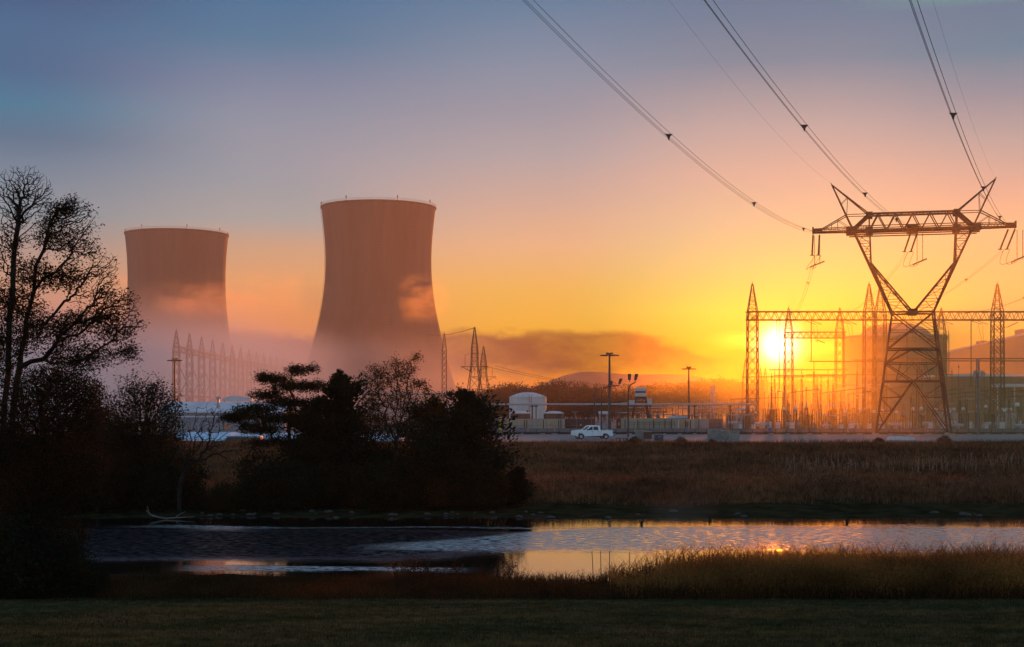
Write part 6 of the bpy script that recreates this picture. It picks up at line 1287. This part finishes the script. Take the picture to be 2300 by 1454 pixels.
# fallen leaves on the lawn
k = 1100; x = rg.uniform(-18, 18, k); y = rg.uniform(26, 54, k); V, Fq = clumps(np.stack([x, y, ground(x, y) + .05], 1), .02, .035, 1, rg, .6); tag(raw('fallen_leaves', V, Fq, leafmat('orange_fallen_leaves', (.16, .06, .02), (.30, .13, .04), .3, 2), k=4), 'scattered orange brown fallen leaves on the mown grass', 'fallen leaves', kind='stuff')
# ================================================================ HAZE AND FOG
def vmat(name, dens, color=(1, 1, 1), g=0.0):
    m = bpy.data.materials.new(name); m.use_nodes = True; t = m.node_tree; t.nodes.clear()
    o = t.nodes.new('ShaderNodeOutputMaterial'); v = t.nodes.new('ShaderNodeVolumePrincipled')
    v.inputs['Color'].default_value = tuple(color) + (1,); v.inputs['Density'].default_value = dens; v.inputs['Anisotropy'].default_value = g
    t.links.new(v.outputs[0], o.inputs['Volume'])
    return m, v, t
hm, hv, _t = vmat('haze_air', 0.52e-4, (.97, .80, .60), 0.50)
hb = MB().box((0, 920, 80), (2840, 1960, 174)).build('haze', hm)
tag(hb, 'thin orange morning haze filling the air over the whole site', 'haze', kind='stuff')
pm, pv, _t = vmat('plant_mist_air', 1.9e-4, (.97, .80, .60), 0.50)
pb = MB().box((0, 660, 81), (2000, 980, 170)).build('plant_mist', pm)
tag(pb, 'orange morning mist standing over the plant beyond the pond', 'mist', kind='stuff')
def fog(name, label, c, d, dens, scale, thr, zfall, g=.35, col=(1, 1, 1), lump=1.0, soft=.55):
    global nt
    m, v, t = vmat(name + '_air', 0.0, col, g); nt = t
    co = N('ShaderNodeTexCoord'); sp = N('ShaderNodeSeparateXYZ'); nt.links.new(co.outputs['Object'], sp.inputs[0])
    nz = N('ShaderNodeTexNoise'); nz.inputs['Scale'].default_value = scale; nz.inputs['Detail'].default_value = 3; nz.inputs['Roughness'].default_value = .55
    mp = N('ShaderNodeMapping'); mp.inputs['Scale'].default_value = (1, 1, 2.2); nt.links.new(co.outputs['Object'], mp.inputs[0]); nt.links.new(mp.outputs[0], nz.inputs['Vector'])
    hz = M('DIVIDE', M('ADD', sp.outputs[2], d[2] / 2), d[2])        # 0 at the ground, 1 at the top
    ex = M('MULTIPLY', M('MULTIPLY', MR(M('ABSOLUTE', M('DIVIDE', sp.outputs[0], d[0] / 2)), soft, .98, 1, 0), MR(M('ABSOLUTE', M('DIVIDE', sp.outputs[1], d[1] / 2)), soft, .98, 1, 0)), 1.0)
    if zfall: hzz = M('MULTIPLY', M('EXPONENT', M('MULTIPLY', hz, -zfall)), MR(hz, .6, .98, 1, 0))
    else: hzz = MR(M('ABSOLUTE', M('SUBTRACT', hz, .5)), .05, .48, 1, 0)
    nn = MR(nz.outputs[0], thr, thr + .28 * lump)
    con(M('MULTIPLY', M('MULTIPLY', M('MULTIPLY', ex, hzz), nn), dens), v.inputs['Density'])
    o = MB().box((0, 0, 0), d).build(name, m); o.location = c
    m.cycles.volume_sampling = 'MULTIPLE_IMPORTANCE'
    return tag(o, label, 'fog', kind='stuff')
fog('fog_bank', 'low pink grey fog rolling round the feet of both cooling towers', (-250, 885, 30), (620, 220, 58), .0062, .020, .24, 1.3, g=.40, col=(1, .97, .97), lump=1.3)
fog('ground_fog', 'thin fog lying among the foggy row of gantry masts', (-160, 610, 25), (180, 420, 50), .0085, .02, .06, .7, g=.40, col=(1, .97, .96))
fog('glare_mist', 'added orange mist standing in for lens glare over the switchyard and reactor building', (142, 385, 26), (240, 500, 54), .0027, .012, .06, 1.5, g=.80, col=(1, .84, .32))  # added volume, stands in for lens glare near the sun
fog('mist_wisp', 'small orange lit wisp clinging to the right flank of the brown tower', tuple(P(952, 672, 930)), (44, 30, 40), .034, .065, .36, 0, g=.6, col=(1, .84, .45), soft=.1)
fog('mist_wisp', 'long orange wisp trailing across the middle of the mauve tower', tuple(P(448, 674, 1020)), (100, 34, 34), .026, .045, .34, 0, g=.6, col=(1, .84, .55), soft=.1)
fog('mist_wisp', 'broad pale orange wisp floating between the two cooling towers', tuple(P(610, 664, 1000)), (140, 40, 44), .010, .032, .34, 0, g=.6, col=(1, .84, .55), soft=.1)
fog('pond_mist', 'faint wisp of steam rising off the far side of the pond', (X(1530, 103), 103, WZ + 1.3), (7, 3, 3.0), .045, .5, .28, 1.2, g=.5, soft=.1)
